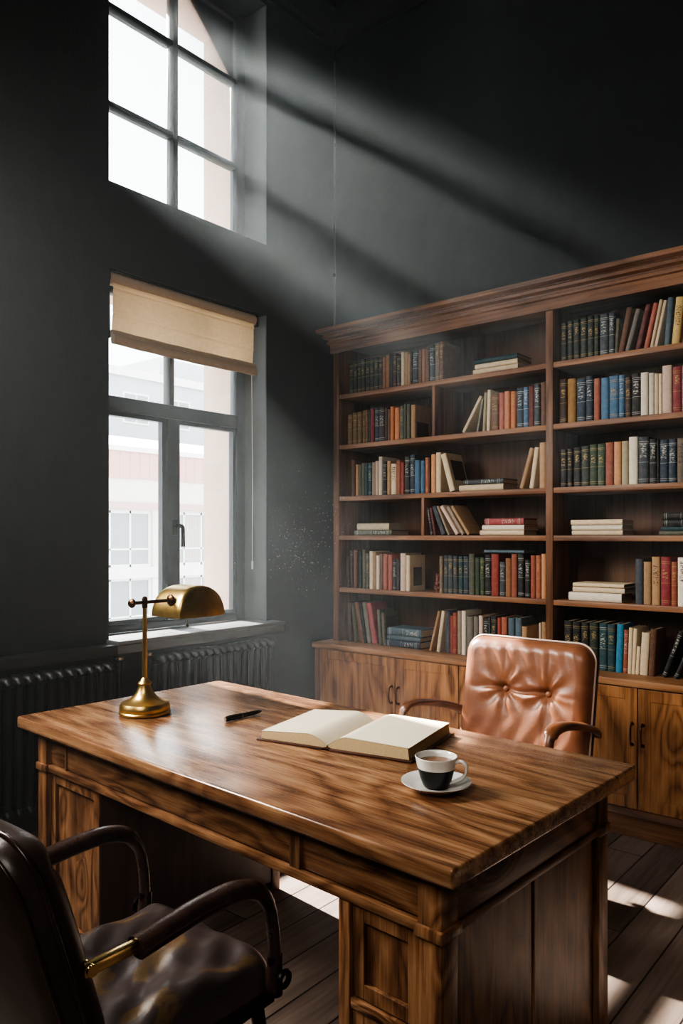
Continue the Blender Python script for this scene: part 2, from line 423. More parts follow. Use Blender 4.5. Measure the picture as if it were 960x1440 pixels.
M['roof_grey'] = plain('zinc_roof', (0.66, 0.68, 0.70), .6, nscale=2, namp=.1)
M['asphalt'] = plain('street_asphalt', (0.55, 0.54, 0.52), .9, nscale=4, namp=.15)
M['dust'] = plain('dust_mote', (0.8, 0.78, 0.74), .9)

def mat_haze():
    N = NT('room_haze'); v = N.n('ShaderNodeVolumeScatter')
    v.inputs['Color'].default_value = (0.85, 0.94, 0.98, 1); v.inputs['Density'].default_value = HAZE
    v.inputs['Anisotropy'].default_value = 0.35
    x = N.sep(N.obj())[0]
    fall = N.math('SUBTRACT', 1.0, N.step(x, 0.4, 2.9))
    N.set(v.inputs['Density'], N.math('MULTIPLY', HAZE, N.math('ADD', 0.20, N.math('MULTIPLY', fall, 0.80))))
    N.t.links.new(v.outputs[0], N.out.inputs['Volume']); return N.m
HAZE = 0.024
M['haze'] = mat_haze()

# ------------------------------------------------------------------ the room
CEIL = 4.98
RX, RY = 5.6, -6.6
def struct(o, label=None, cat=None): return tag(o, label, cat, kind='structure')

# window openings: (y0, y1, z0, z1)
LOW = (-1.80, -0.66, 0.84, 2.79)
UPP = (-1.79, -0.66, 3.235, 4.75)
def wall_with_holes(x0, x1, holes, mb, splay=0.0):
    """slab from x0 (outside) to x1 (room face) with rectangular openings"""
    ys = sorted({RY, 0.3, *[h[0] for h in holes], *[h[1] for h in holes]})
    zs = sorted({-0.0, CEIL+.1, *[h[2] for h in holes], *[h[3] for h in holes]})
    def hole(y, z): return any(h[0] < y < h[1] and h[2] < z < h[3] for h in holes)
    for a, b in zip(ys, ys[1:]):
        for c, d in zip(zs, zs[1:]):
            if hole((a+b)/2, (c+d)/2): continue
            for x in (x0, x1):
                sp = splay if x == x0 else 0
                def yy(y): return y - sp if any(abs(y-h[0]) < 1e-6 for h in holes) else y
                mb.face([mb.bm.verts.new(p) for p in ((x, yy(a), c), (x, yy(b), c), (x, yy(b), d), (x, yy(a), d))])
    for h in holes:
        y0, y1, z0, z1 = h; s = splay
        for q in (((x0,y0-s,z0),(x1,y0,z0),(x1,y0,z1),(x0,y0-s,z1)), ((x0,y1,z0),(x1,y1,z0),(x1,y1,z1),(x0,y1,z1)),
                  ((x0,y0-s,z0),(x1,y0,z0),(x1,y1,z0),(x0,y1,z0)), ((x0,y0-s,z1),(x1,y0,z1),(x1,y1,z1),(x0,y1,z1))):
            mb.face([mb.bm.verts.new(p) for p in q])
    return mb
holes = [LOW, (UPP[0], UPP[1], UPP[2], UPP[3])]
wl = wall_with_holes(-0.27, 0.0, [(-1.80, -0.66, 0.84, 2.79), (-1.80, -0.66, 3.235, 4.75)], MB(), splay=0.09)
struct(wl.build('wall_left', M['wall']), 'charcoal plaster wall with two tall windows', 'wall')
# thin plaster returns on the far jamb, colour lightened to stand for daylight
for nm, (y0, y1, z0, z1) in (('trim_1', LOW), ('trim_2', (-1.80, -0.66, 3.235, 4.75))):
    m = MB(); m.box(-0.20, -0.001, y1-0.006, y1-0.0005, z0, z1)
    struct(m.build(nm, M['reveal']), 'daylit plaster return on the far side of the window opening', 'reveal')
wo = wall_with_holes(-0.56, -0.275, [(-1.90, -0.70, 0.80, 2.79), (-1.90, -0.70, 3.20, 4.72)], MB())
struct(wo.build('wall_outer', M['brick']), 'pale pink brick outer face of the window wall', 'wall')
m = MB(); m.box(-0.56, RX+.1, 0.0, 0.25, 0, CEIL+.1); struct(m.build('wall_back', M['wall']), 'charcoal plaster wall behind the bookcase', 'wall')
m = MB(); m.box(RX, RX+.2, RY, 0, 0, CEIL+.1); struct(m.build('wall_right', M['wall']), 'charcoal plaster wall', 'wall')
m = MB(); m.box(-0.56, RX+.2, RY-.2, RY, 0, CEIL+.1); struct(m.build('wall_front', M['wall']), 'charcoal plaster wall behind the viewer', 'wall')
m = MB(); m.box(-0.56, RX+.2, RY-.2, 0.25, CEIL, CEIL+.2); struct(m.build('ceiling', M['ceiling']), 'dark painted ceiling', 'ceiling')
m = MB(); m.box(-0.27, RX+.2, RY-.2, 0.25, -0.12, 0.0); struct(m.build('floor', M['floor']), 'worn brown timber floorboards', 'floor')

# crown mouldings
cp = [(0, 0), (0.0, -0.20), (0.018, -0.20), (0.022, -0.165), (0.05, -0.15), (0.055, -0.125), (0.085, -0.085), (0.13, -0.06), (0.135, -0.035), (0.16, -0.03), (0.16, 0)]
m = MB(); m.prism([(-0.001-q[0], CEIL+q[1]-.002) for q in cp], 'x', 0.0, RX); struct(m.build('trim_3', M['trim'], smooth=30), 'dark crown moulding above the bookcase wall', 'moulding')
m = MB(); m.prism([(0.001+q[0], CEIL+q[1]-.002) for q in cp], 'y', RY, -0.0); struct(m.build('trim_4', M['trim'], smooth=30), 'dark crown moulding above the window wall', 'moulding')
m = MB(); m.rbox(0.001, 0.02, RY, -0.001, 0, 0.16, .004); struct(m.build('baseboard_left', M['trim']), 'dark baseboard', 'baseboard')
m = MB(); m.rbox(0.021, RX, -0.02, -0.001, 0, 0.16, .004); struct(m.build('baseboard_back', M['trim']), 'dark baseboard', 'baseboard')
# ledge over the radiators and window sill board
m = MB(); m.rbox(0.001, 0.105, -4.6, -1.815, 0.795, 0.845, .006); m.box(0.001, 0.03, -4.6, -0.60, 0.70, 0.795)
struct(m.build('trim_5', M['trim'], smooth=40), 'dark ledge running along the wall above the radiators', 'ledge')
m = MB(); m.rbox(-0.20, 0.105, -1.815, -0.60, 0.8405, 0.862, .005); m.rbox(0.031, 0.10, -1.815, -0.60, 0.795, 0.8405, .004)
struct(m.build('trim_6', M['sill'], smooth=40), 'painted window sill board', 'sill')

# ------------------------------------------------------------------ windows
FX0, FX1 = -0.262, -0.195
def pane(win, y0, y1, z0, z1):
    m = MB(); m.box(-0.229, -0.225, y0, y1, z0, z1); return m.build('pane', M['glass'], win)
def bar(win, name, y0, y1, z0, z1, x0=FX0, x1=FX1, b=.006):
    m = MB(); m.rbox(x0, x1, y0, y1, z0, z1, b); return m.build(name, M['frame'], win, smooth=40)
w1 = thing('window_1', 'lower window with casements, black bronze handle and street view', 'window', kind='structure')
YL, YR = -1.885, -0.664
m = MB()
m.rbox(FX0, FX1, YL, YL+.05, .862, 2.785, .005); m.rbox(FX0, FX1, YR-.07, YR, .862, 2.785, .005)
m.rbox(FX0, FX1, YL+.05, YR-.07, .862, .905, .005); m.rbox(FX0, FX1, YL+.05, YR-.07, 2.735, 2.785, .005)
m.build('window_frame', M['frame'], w1, smooth=40)
bar(w1, 'transom', YL+.05, YR-.07, 2.085, 2.165, FX0, -0.18)
bar(w1, 'mullion', -1.285, -1.205, .905, 2.085, FX0, -0.183)
bar(w1, 'glazing_bar', -1.262, -1.228, 2.165, 2.735)
for (a, b) in ((YL+.05, -1.285), (-1.205, YR-.07)):
    m = MB(); z0, z1 = .905, 2.085; t = .024; x0, x1 = -0.245, -0.205
    m.box(x0, x1, a, a+t, z0, z1); m.box(x0, x1, b-t, b, z0, z1); m.box(x0, x1, a+t, b-t, z0, z0+t); m.box(x0, x1, a+t, b-t, z1-t, z1)
    m.build('casement_frame', M['frame'], w1)
    pane(w1, a+t, b-t, z0+t, z1-t)
pane(w1, YL+.05, -1.262, 2.165, 2.735); pane(w1, -1.228, YR-.07, 2.165, 2.735)
hp = at(247, 742, 'x', -0.17)
m = MB(); m.rbox(-0.184, -0.170, hp.y-.018, hp.y+.018, hp.z-.045, hp.z+.05, .004)
m.tube([(-.172, hp.y, hp.z+.01), (-.145, hp.y, hp.z+.01)], .009, 10)
m.tube(smoothpath([(-.145, hp.y-.012, hp.z+.012), (-.140, hp.y+.022, hp.z+.008), (-.140, hp.y+.03, hp.z-.02), (-.140, hp.y+.03, hp.z-.115)], 5), .0115, 8)
m.build('window_handle', M['handle_dark'], w1, smooth=40, label='black window handle')

w2 = thing('window_2', 'tall upper window of white sky behind dark glazing bars', 'window', kind='structure')
m = MB()
m.rbox(FX0, FX1, YL, YL+.05, 3.24, 4.745, .005); m.rbox(FX0, FX1, YR-.07, YR, 3.24, 4.745, .005)
m.rbox(FX0, FX1, YL+.05, YR-.07, 3.24, 3.285, .005); m.rbox(FX0, FX1, YL+.05, YR-.07, 4.70, 4.745, .005)
m.build('window_frame', M['frame'], w2, smooth=40)
bar(w2, 'glazing_bar', -1.237, -1.199, 3.285, 4.70)
ys = [(YL+.05, -1.237), (-1.199, YR-.07)]; zs = [3.285, 3.765, 4.305, 4.70]
for (a, b) in ys:
    for z in zs[1:-1]: bar(w2, 'glazing_bar', a, b, z-.015, z+.015)
    for i in range(3): pane(w2, a, b, zs[i]+(.015 if i else 0), zs[i+1]-(.015 if i < 2 else 0))

# ------------------------------------------------------------------ roman blind in the lower window
bl = thing('roman_blind', 'beige linen roman blind half raised at top of the lower window', 'blind', (-0.05, -1.245, 2.79))
hw = 0.515
m = MB(); m.tube([(-.012, -hw-.01, -.035), (-.012, hw+.01, -.035)], .036, 20, up=(1, 0, 0)); m.build('roller', M['hem'], bl, smooth=40)
def sheet(u, v):
    y = -hw+.008 + (2*hw-.016)*u; z = -.045 - .29*v
    x = .012 + .003*math.sin(u*7)*v + .007*math.exp(-((v-.62)/.012)**2) + .006*math.exp(-((v-.16)/.02)**2) - .012*v + .005*math.sin(v*PI)
    return (x, y, z)
m = MB(); m.grid(sheet, 30, 50); m.build('fabric_panel', M['blind'], bl, smooth=60)
for k, (zz, rr) in enumerate(((-.332, .022), (-.362, .026))):
    pts = [(.012+.012*k, -hw+2*hw*i/24, zz-.008*math.sin(PI*i/24)*(.5+.5*k) + .0012*math.sin(i*1.3)) for i in range(25)]
    m = MB(); m.tube(pts, rr, 14, up=(1, 0, 0), ry=rr*.72); m.build('folded_hem', M['hem'], bl, smooth=50)
m = MB(); m.rbox(-.03, .02, -hw-.035, -hw-.012, -.075, -.001, .004); m.rbox(-.03, .02, hw+.012, hw+.03, -.075, -.001, .004)
m.rbox(-.04, .03, -hw-.03, hw+.03, -.004, -.0005, .001); m.build('bracket', M['black_metal'], bl)
m = MB(); m.tube([(.02, hw-.03, -.38), (.03, hw-.035, -.9), (.024, hw-.028, -1.55)], .0022, 6); m.tube([(.024, hw-.028, -1.55), (.024, hw-.028, -1.60)], .006, 8)
m.build('pull_cord', M['bl_white'], bl, smooth=40)
m = MB(); m.tube([(.018, -hw-.02, -.06), (.022, -hw-.018, -.3), (.02, -hw-.016, -.36)], .004, 6); m.build('side_chain', M['black_metal'], bl, smooth=40)

# ------------------------------------------------------------------ radiators
def radiator(y0, y1, label, valve_end):
    n = max(4, int(round((y1-y0)/0.052))); pitch = (y1-y0)/n
    t = thing('radiator', label, 'radiator', (0.10, (y0+y1)/2, 0), group='cast iron radiators under the window')
    z0, z1 = 0.11, 0.765
    def section(foot):
        m = MB()
        for cx in (-.038, .038):
            m.tube([(cx, 0, z0+.03), (cx, 0, z1-.03)], .0165, 8, up=(1, 0, 0))
        # top and bottom hubs, slightly domed
        for zc in (z0+.035, z1-.035):
            pts = [(-.058, 0, zc), (-.045, 0, zc+.012), (0, 0, zc+.016), (.045, 0, zc+.012), (.058, 0, zc)]
            m.tube(pts, [.014, .024, .027, .024, .014], 8, up=(0, 1, 0))
        m.tube([(0, -pitch/2, z1-.035), (0, pitch/2, z1-.035)], .018, 8, up=(1, 0, 0))
        m.tube([(0, -pitch/2, z0+.035), (0, pitch/2, z0+.035)], .018, 8, up=(1, 0, 0))
        if foot:
            for cx in (-.04, .04): m.tube([(cx, 0, 0.001), (cx*.95, 0, .05), (cx*.9, 0, z0+.04)], [.022, .012, .016], 8, up=(1, 0, 0))
        return m
    a = section(False).build('section', M['iron'], t, smooth=50)
    b = section(True).build('section', M['iron'], t, smooth=50)
    yy = [-(y1-y0)/2 + pitch*(i+.5) for i in range(n)]
    a.location.y = yy[1]; b.location.y = yy[0]
    for i in range(2, n):
        c = (b if i == n-1 else a).copy(); c.location.y = yy[i]; COL.objects.link(c); c.parent = t
    s = valve_end; e = s*((y1-y0)/2)
    m = MB(); m.tube([(0, e, z1-.035), (0, e+s*.05, z1-.035)], .013, 10, up=(1, 0, 0))
    m.tube([(0, e+s*.05, z1-.06), (0, e+s*.05, z1-.0)], .017, 10)
    m.tube([(0, e+s*.05, z1-.06), (0, e+s*.05, .002)], .010, 8)
    m.build('supply_pipe', M['iron'], t, smooth=40)
    m = MB(); m.lathe([(0, .0), (.02, .0), (.026, .006), (.026, .018), (.018, .024), (0, .024)], (0, e+s*.05, z1), 16)
    m.build('valve_cap', M['steel'], t, smooth=40, label='bright steel valve cap')
    return t
radiator(-2.95, -1.86, 'black column radiator beneath the dark ledge, beside the desk end', 1)
radiator(-1.58, -0.74, 'black column radiator beneath the sill of the lower window', -1)

# ------------------------------------------------------------------ conduit in the corner
cp_ = thing('conduit_pipe', 'thin grey conduit pipe running up the room corner beside the bookcase', 'pipe', (0.03, -0.03, 0))
m = MB(); m.tube([(0, 0, 0.001), (0, 0, CEIL-.215)], .0075, 10); m.build('pipe', plain('conduit_grey', (.10, .105, .105), .4), cp_, smooth=40)
m = MB(); m.tube([(0, 0, CEIL-.30), (0, 0, CEIL-.215)], .018, 12); m.tube(smoothpath([(0, 0, CEIL-.27), (.03, -.02, CEIL-.25), (.09, -.02, CEIL-.235)], 5), .012, 8); m.build('elbow_fitting', M['trim'], cp_, smooth=40)
for z in (3.2, 4.1):
    m = MB(); m.tube([(0, 0, z-.012), (0, 0, z+.012)], .0125, 10); m.build('pipe_clip', M['trim'], cp_, smooth=40)

# ------------------------------------------------------------------ base cabinets, counter, bookcase
UF, BF = -0.36, -0.46       # front planes of bookcase and cabinets
CT = 0.731
def door(par, x0, x1, hinge, y=BF):
    """shaker door with recessed panel; handle as sub-part"""
    z0, z1 = .132, .692; st = .055
    m = MB()
    m.rbox(x0, x0+st, y-.020, y, z0, z1, .002); m.rbox(x1-st, x1, y-.020, y, z0, z1, .002)
    m.rbox(x0+st, x1-st, y-.020, y, z0, z0+st, .002); m.rbox(x0+st, x1-st, y-.020, y, z1-st, z1, .002)
    m.box(x0+st-.002, x1-st+.002, y-.0165, y-.004, z0+st-.002, z1-st+.002)
    d = m.build('door', M['door'], par)
    hx = x1-.022 if hinge == 'l' else x0+.022
    zc = .478
    m = MB(); pts = smoothpath([(hx, y-.020, zc+.048), (hx, y-.040, zc+.044), (hx, y-.048, zc+.02), (hx, y-.048, zc-.02), (hx, y-.040, zc-.044), (hx, y-.020, zc-.048)], 4)
    m.tube(pts, .0042, 8, up=(1, 0, 0))
    for s in (-1, 1): m.tube([(hx, y-.0199, zc+s*.048), (hx, y-.026, zc+s*.048)], [.009, .006], 10, up=(1, 0, 0))
    h = m.build('door_handle', M['pull'], d, smooth=50, label='dark bronze bow handle')
    return d
def cabinet(x0, x1, doors, label):
    t = thing('base_cabinet', label, 'cabinet', (0, 0, 0), group='wooden base cabinets under the bookcase')
    m = MB(); m.box(x0, x0+.02, BF+.001, -.022, .10, .697); m.box(x1-.02, x1, BF+.001, -.022, .10, .697)
    m.box(x0+.02, x1-.02, BF+.002, -.022, .10, .13); m.box(x0+.02, x1-.02, -.04, -.022, .13, .697); m.box(x0+.02, x1-.02, BF+.004, BF+.02, .66, .697)
    m.build('carcass', M['case_z'], t)
    m = MB(); m.rbox(x0, x1, BF-.022, BF+.02, 0.001, .100, .002); m.prism([(BF-.030, .100), (BF+.02, .100), (BF+.02, .128), (BF-.008, .128)], 'x', x0, x1)
    m.build('plinth', M['case_x'], t)
    for d in doors: door(t, *d)
    return t
cabinet(.244, 1.288, [(.290, .864, 'l'), (.868, 1.286, 'r')], 'wooden base cabinet at the window end of the bookcase')
t_ = [o for o in COL.objects if o.name.startswith('base_cabinet')][-1]
m = MB(); m.rbox(.244, .288, BF-.018, BF+.001, .132, .692, .002); m.build('end_stile', M['case_z'], t_)
cabinet(1.2885, 1.775, [(1.291, 1.773, 'l')], 'wooden base cabinet directly behind the tan leather chair')
cabinet(1.7755, 2.705, [(1.778, 2.239, 'l'), (2.243, 2.703, 'r')], 'wooden base cabinet beyond the coffee cup corner of the desk')
cabinet(2.7055, 3.23, [(2.708, 3.228, 'l')], 'wooden base cabinet at the far end of the row from the window')
m = MB(); m.rbox(.232, 3.25, -.492, -.022, .6975, CT, .004); tag(m.build('counter_top', M['counter'], smooth=40), 'long wooden counter top between base cabinets and bookcase', 'countertop')

XL0, XL1, XD0, XD1, XR0, XR1 = .297, .343, 1.735, 1.774, 3.17, 3.215
TOP = 2.595
SH = [2.2905, 1.972, 1.646, 1.400, 1.070]
bc = thing('bookcase', 'tall wooden bookcase with open shelves and moulded cornice full of books', 'bookcase')
def part(name, mat, *boxes, b=.003, label=None):
    m = MB()
    for q in boxes: m.rbox(*q, b)
    return m.build(name, mat, bc, smooth=40, label=label)
YB = -.024
part('side_panel', M['case_z'], (XL0, XL1, UF, YB, CT+.0005, TOP))
part('side_panel', M['case_z'], (XR0, XR1, UF, YB, CT+.0005, TOP))
part('upright', M['case_z'], (XD0, XD1, UF, YB-.012, CT+.0005, TOP))
m = MB(); m.box(XL1-.004, XR0+.004, YB-.012, YB, CT+.0005, TOP); m.build('back_panel', M['case_back'], bc)
part('top_panel', M['case_x'], (XL0, XR1, UF+.001, YB, TOP, TOP+.03))
for z in SH:
    for a, b_ in ((XL1, XD0), (XD1, XR0)):
        part('shelf', M['case_x'], (a, b_, UF+.004, YB-.012, z-.028, z), b=.002)
part('divider', M['case_z'], (1.036, 1.056, UF+.006, YB-.012, SH[1], SH[0]-.028))
part('divider', M['case_z'], (.963, .983, UF+.006, YB-.012, SH[3], SH[2]-.028))
# cornice: stepped crown on three sides
cpf = [(0, 0), (.0, -.098), (.014, -.098), (.014, -.045), (.030, -.040), (.031, -.026), (.022, -.021), (.024, -.012), (.050, -.005), (.053, .010), (.044, .016), (.047, .022), (.078, .030), (.081, .052), (0, .052)]
m = MB()
ZC = 2.655
prof = [(q[0], ZC+q[1]) for q in cpf]
x0, x1, y0 = XL0, XR1, UF
ra = [m.bm.verts.new((x0-d, YB, z)) for d, z in prof]
rb = [m.bm.verts.new((x0-d, y0-d, z)) for d, z in prof]
rc = [m.bm.verts.new((x1+d, y0-d, z)) for d, z in prof]
rd = [m.bm.verts.new((x1+d, YB, z)) for d, z in prof]
for p_, q_ in ((ra, rb), (rb, rc), (rc, rd)):
    for i in range(len(prof)-1): m.face([p_[i], p_[i+1], q_[i+1], q_[i]])
m.face([ra[-2], rb[-2], rc[-2], rd[-2]]); m.face(ra); m.face(rd)
m.build('cornice', M['case_x'], bc)

# ------------------------------------------------------------------ books
PAL = {
 'dgreen': ((.020, .030, .024), 'dark green'), 'black': ((.014, .014, .015), 'black'), 'slate': ((.045, .055, .066), 'slate grey'),
 'navy': ((.022, .040, .066), 'navy'), 'blue': ((.050, .135, .235), 'blue'), 'teal': ((.020, .060, .070), 'dark teal'), 'bgrey': ((.075, .115, .145), 'blue grey'),
 'cyan': ((.030, .165, .270), 'bright blue'),
 'brown': ((.130, .062, .034), 'brown'), 'dbrown': ((.050, .025, .017), 'dark brown'), 'obrown': ((.265, .110, .045), 'orange brown'),
 'mustard': ((.300, .165, .040), 'mustard'), 'ochre': ((.130, .068, .022), 'ochre brown'),
 'tan': ((.360, .220, .115), 'tan'), 'cream': ((.590, .480, .330), 'cream'), 'white': ((.640, .580, .480), 'off white'), 'peach': ((.500, .250, .120), 'peach'),
 'pinkc': ((.560, .420, .330), 'pinkish cream'), 'greytan': ((.270, .205, .150), 'grey tan'), 'grey': ((.165, .150, .125), 'grey'),
 'olive': ((.085, .075, .045), 'olive'), 'oliveg': ((.10, .105, .075), 'olive grey'), 'green': ((.038, .065, .034), 'green'), 'ocream': ((.330, .285, .180), 'olive cream'),
 'red': ((.270, .045, .030), 'red'), 'crimson': ((.230, .032, .038), 'crimson'), 'brick': ((.300, .090, .050), 'brick red'), 'dred': ((.120, .030, .028), 'dark red'),
 'salmon': ((.360, .110, .075), 'salmon'), 'orange': ((.480, .150, .050), 'orange'), 'lorange': ((.500, .200, .090), 'light orange'), 'purple': ((.040, .024, .036), 'dark purple'),
 'mauve': ((.330, .150, .160), 'mauve'), 'pinkred': ((.330, .070, .070), 'pink red'), 'taupe': ((.150, .115, .085), 'taupe'), 'yellow': ((.540, .390, .150), 'pale yellow'),
}
STY = {'p': 'plain', 'g': 'gilt', 's': 'silver', 'k': 'ink'}
STW = {'p': 'plain', 'g': 'gilt-banded', 's': 'silver-lettered', 'k': 'dark-lettered'}
SPINE = -0.343
def book_mesh(w, d, h):
    """standing book, spine to -y; origin at bottom centre of the spine"""
    m = MB(); t = min(.0030, w*.2); a = w/2; bul = min(.006, w*.22)
    out = [(-a, d), (-a, bul)] + [(-a*math.cos(k*PI/6), bul - bul*math.sin(k*PI/6)) for k in range(1, 6)] + [(a, bul), (a, d)]
    inn = [(a-t, d), (a-t, bul+t)] + [(-(a-t)*math.cos(k*PI/6), bul+t - bul*math.sin(k*PI/6)) for k in range(5, 0, -1)] + [(-a+t, bul+t), (-a+t, d)]
    n = len(out); O0 = [m.bm.verts.new((x, y, 0)) for x, y in out]; O1 = [m.bm.verts.new((x, y, h)) for x, y in out]
    I0 = [m.bm.verts.new((x, y, 0)) for x, y in inn[::-1]]; I1 = [m.bm.verts.new((x, y, h)) for x, y in inn[::-1]]
    for i in range(n-1):
        m.face([O0[i], O0[i+1], O1[i+1], O1[i]]); m.face([I0[i+1], I0[i], I1[i], I1[i+1]])
        m.face([O1[i], O1[i+1], I1[i+1], I1[i]]); m.face([O0[i+1], O0[i], I0[i], I0[i+1]])
    m.face([O0[0], O1[0], I1[0], I0[0]]); m.face([O0[-1], I0[-1], I1[-1], O1[-1]])
    p = MB(); p.box(-a+t+.0002, a-t-.0002, bul+t*1.2, d-.004, .003, h-.004)
    return m, p
NB = [0]
def add_book(w, d, h, color, style, M4, label, group, name='book'):
    NB[0] += 1
    cm, pm = book_mesh(w, d, h)
    o = cm.build(name, M['bk_'+STY[style]], None, smooth=35)
    c = PAL[color][0]; j = random.uniform(.88, 1.12)
    o.color = (c[0]*j, c[1]*j, c[2]*j, 1)
    o.matrix_world = M4
    pg = pm.build('page_block', M['page_edge'], o)
    tag(o, label, 'book', group)
    return o
RECTS = {}
def rect2(x, z, w, h, ang):
    """corners (x,z) of a book seen from the front; pivot at bottom centre, leaning by ang"""
    c, s = math.cos(ang), math.sin(ang)
    return [(x + a*c + b*s, z - a*s + b*c) for a, b in ((-w/2, 0), (w/2, 0), (w/2, h), (-w/2, h))]
def hits(A, B, gap=.0004):
    for P in (A, B):
        for i in range(4):
            ex, ez = P[(i+1) % 4][0]-P[i][0], P[(i+1) % 4][1]-P[i][1]
            L = math.hypot(ex, ez) or 1; nx, nz = -ez/L, ex/L
            a = [q[0]*nx+q[1]*nz for q in A]; b = [q[0]*nx+q[1]*nz for q in B]
            if max(a)+gap <= min(b) or max(b)+gap <= min(a): return False
    return True
def settle(z, x, w, h, ang):
    """slide or slim a book a touch until it clears its neighbours"""
    got = RECTS.setdefault(round(z, 3), [])
    best = None
    for ws in (1, .85, .7, .55, .42, .32):
        for k in range(0, 25):
            sh = .0008*((k+1)//2)*(1 if k % 2 else -1)
            cost = abs(sh)*60 + (1-ws)
            if best and cost >= best[0]: continue
            for da in (0, .02, -.02, .05, -.05):
                a2 = ang+da if ang else 0
                if da and not ang: continue
                c2 = cost + abs(da)*2
                if best and c2 >= best[0]: continue
                R = rect2(x+sh, z+.0006+abs(math.sin(a2))*w*ws/2, w*ws, h, a2)
                if not any(hits(R, q) for q in got): best = (c2, x+sh, w*ws, a2, R)
    if best is None: best = (0, x, w, ang, rect2(x, z, w, h, ang)); print('unsettled', x, z)
    got.append(best[4]); return best[1:4]
ORD = ['first', 'second', 'third', 'fourth', 'fifth', 'sixth', 'seventh', 'eighth', 'ninth', 'tenth', 'eleventh', 'twelfth', 'thirteenth', 'fourteenth', 'fifteenth',
       'sixteenth', 'seventeenth', 'eighteenth', 'nineteenth', 'twentieth', 'twenty-first', 'twenty-second', 'twenty-third', 'twenty-fourth', 'twenty-fifth', 'twenty-sixth', 'twenty-seventh', 'twenty-eighth']
def up_run(z, shelf, entries, start='from the window end', group=None):
    """entries: (x0,x1,ytop,color,style) upright, or (xb0,xb1,xt_mid,ytop,color,style) leaning; pixels of the spine as surveyed"""
    n = 0
    for e in entries:
        n += 1
        word = ORD[n-1]
        if len(e) == 5:
            x0, x1, yt, col, st = e
            P0 = at(x0, PY0, 'y', SPINE); P1 = at(x1, PY0, 'y', SPINE)
            zt = at((x0+x1)/2, yt, 'y', SPINE).z
            w = max(.006, P1.x-P0.x-.0012); h = zt-z-.0008; d = random.uniform(.165, .205)
            xm, w, _ = settle(z, (P0.x+P1.x)/2, w, h, 0)
            Mx = Matrix.Translation((xm, SPINE+random.uniform(0, .006), z+.0006))
            lab = f'{PAL[col][1]} {STW[st]} book {word} {start}, {shelf}'
        else:
            xb0, xb1, xt, yt, col, st = e
            xb = (xb0+xb1)/2
            B0 = at(xb0, PY0, 'y', SPINE).x; B1 = at(xb1, PY0, 'y', SPINE).x
            T = at(xt, yt, 'y', SPINE); bc_ = (B0+B1)/2
            h0 = T.z - z; ang = math.atan2(T.x-bc_, h0)
            w = max(.006, (B1-B0)*math.cos(ang)-.001); h = math.hypot(T.x-bc_, h0) - abs(math.sin(ang))*w*.5; d = random.uniform(.15, .18)
            xm, w, ang = settle(z, bc_, w, h, ang)
            lift = abs(math.sin(ang))*w/2
            Mx = Matrix.Translation((xm, SPINE+.002, z+.0006+lift)) @ Matrix.Rotation(ang, 4, 'Y')
            lab = f'leaning {PAL[col][1]} {STW[st]} book {word} {start}, {shelf}'
        add_book(w, d, h, col, st, Mx, lab, group or ('books standing on the '+shelf))
def flat_stack(z, shelf, rows, place, depth=.17):
    """rows bottom to top: (x0,x1,thick_px,color,style); spine faces the room"""
    zz = z; k = len(rows)
    for i, (x0, x1, tp, col, st) in enumerate(rows):
        P0 = at(x0, PY0, 'y', SPINE); P1 = at(x1, PY0, 'y', SPINE)
        t = tp * ((SPINE-EYE.y)/sight((x0+x1)/2, PY0).y) / F
        L = P1.x-P0.x
        # lying book: local z -> world x, local x -> world -z, local y stays
        RECTS.setdefault(round(z, 3), []).append([(P0.x, zz+.0006), (P1.x, zz+.0006), (P1.x, zz+t), (P0.x, zz+t)])
        R = Matrix(((0, 0, 1, 0), (0, 1, 0, 0), (-1, 0, 0, 0), (0, 0, 0, 1)))
        Mx = Matrix.Translation((P0.x, SPINE+random.uniform(.0, .008), zz+t/2+.0006)) @ R
        pos = 'bottom' if i == 0 else ('topmost' if i == k-1 else 'middle')
        if k == 1: lab = f'{PAL[col][1]} book lying flat {place}'
        else: lab = f'{PAL[col][1]} {STW[st]} book, {pos} in the stack {place}'
        if k == 4 and i == 1: lab = lab.replace('middle', 'second lowest')
        if k == 4 and i == 2: lab = lab.replace('middle', 'second highest')
        add_book(t-.0012, depth+random.uniform(-.01, .015), L, col, st, Mx, lab, 'books lying flat '+place)
        zz += t
W = 'window-side'; C = 'far'
up_run(SH[0], 'top shelf, window-side bay', [(490,496,510,'dgreen','g'),(496,501.5,508,'dgreen','g'),(501.5,507,507,'dgreen','g'),(507,512.5,505,'dgreen','g'),(512.5,519,504,'dgreen','g'),(519,524.5,503,'dgreen','g'),(524.5,531,502,'dgreen','g'),(531,537,501.5,'dgreen','g'),
  (537,541.5,502,'obrown','p'),(542,546.5,499,'obrown','p'),(546.7,552,497,'black','p'),(552,557,497,'dbrown','g'),(557,562.5,500,'black','g'),(562.7,567.5,495,'cream','p'),(567.5,572.5,495,'tan','p'),(572.5,575.8,498,'tan','p'),(576,579,494,'black','p'),(579,586.5,493,'black','s'),
  (587,592,492,'brown','p'),(592,596.5,490.5,'obrown','p'),(596.8,602,489,'brown','p'),(602.7,609.5,485,'slate','s'),(610,616.3,482,'taupe','g'),(616.8,622.5,480,'brown','g')])
flat_stack(SH[0], 'top shelf', [(664,727,7.5,'cream','p'),(667,727,7,'cream','p'),(666,727,7,'teal','p')], 'on the top shelf, window-side bay')
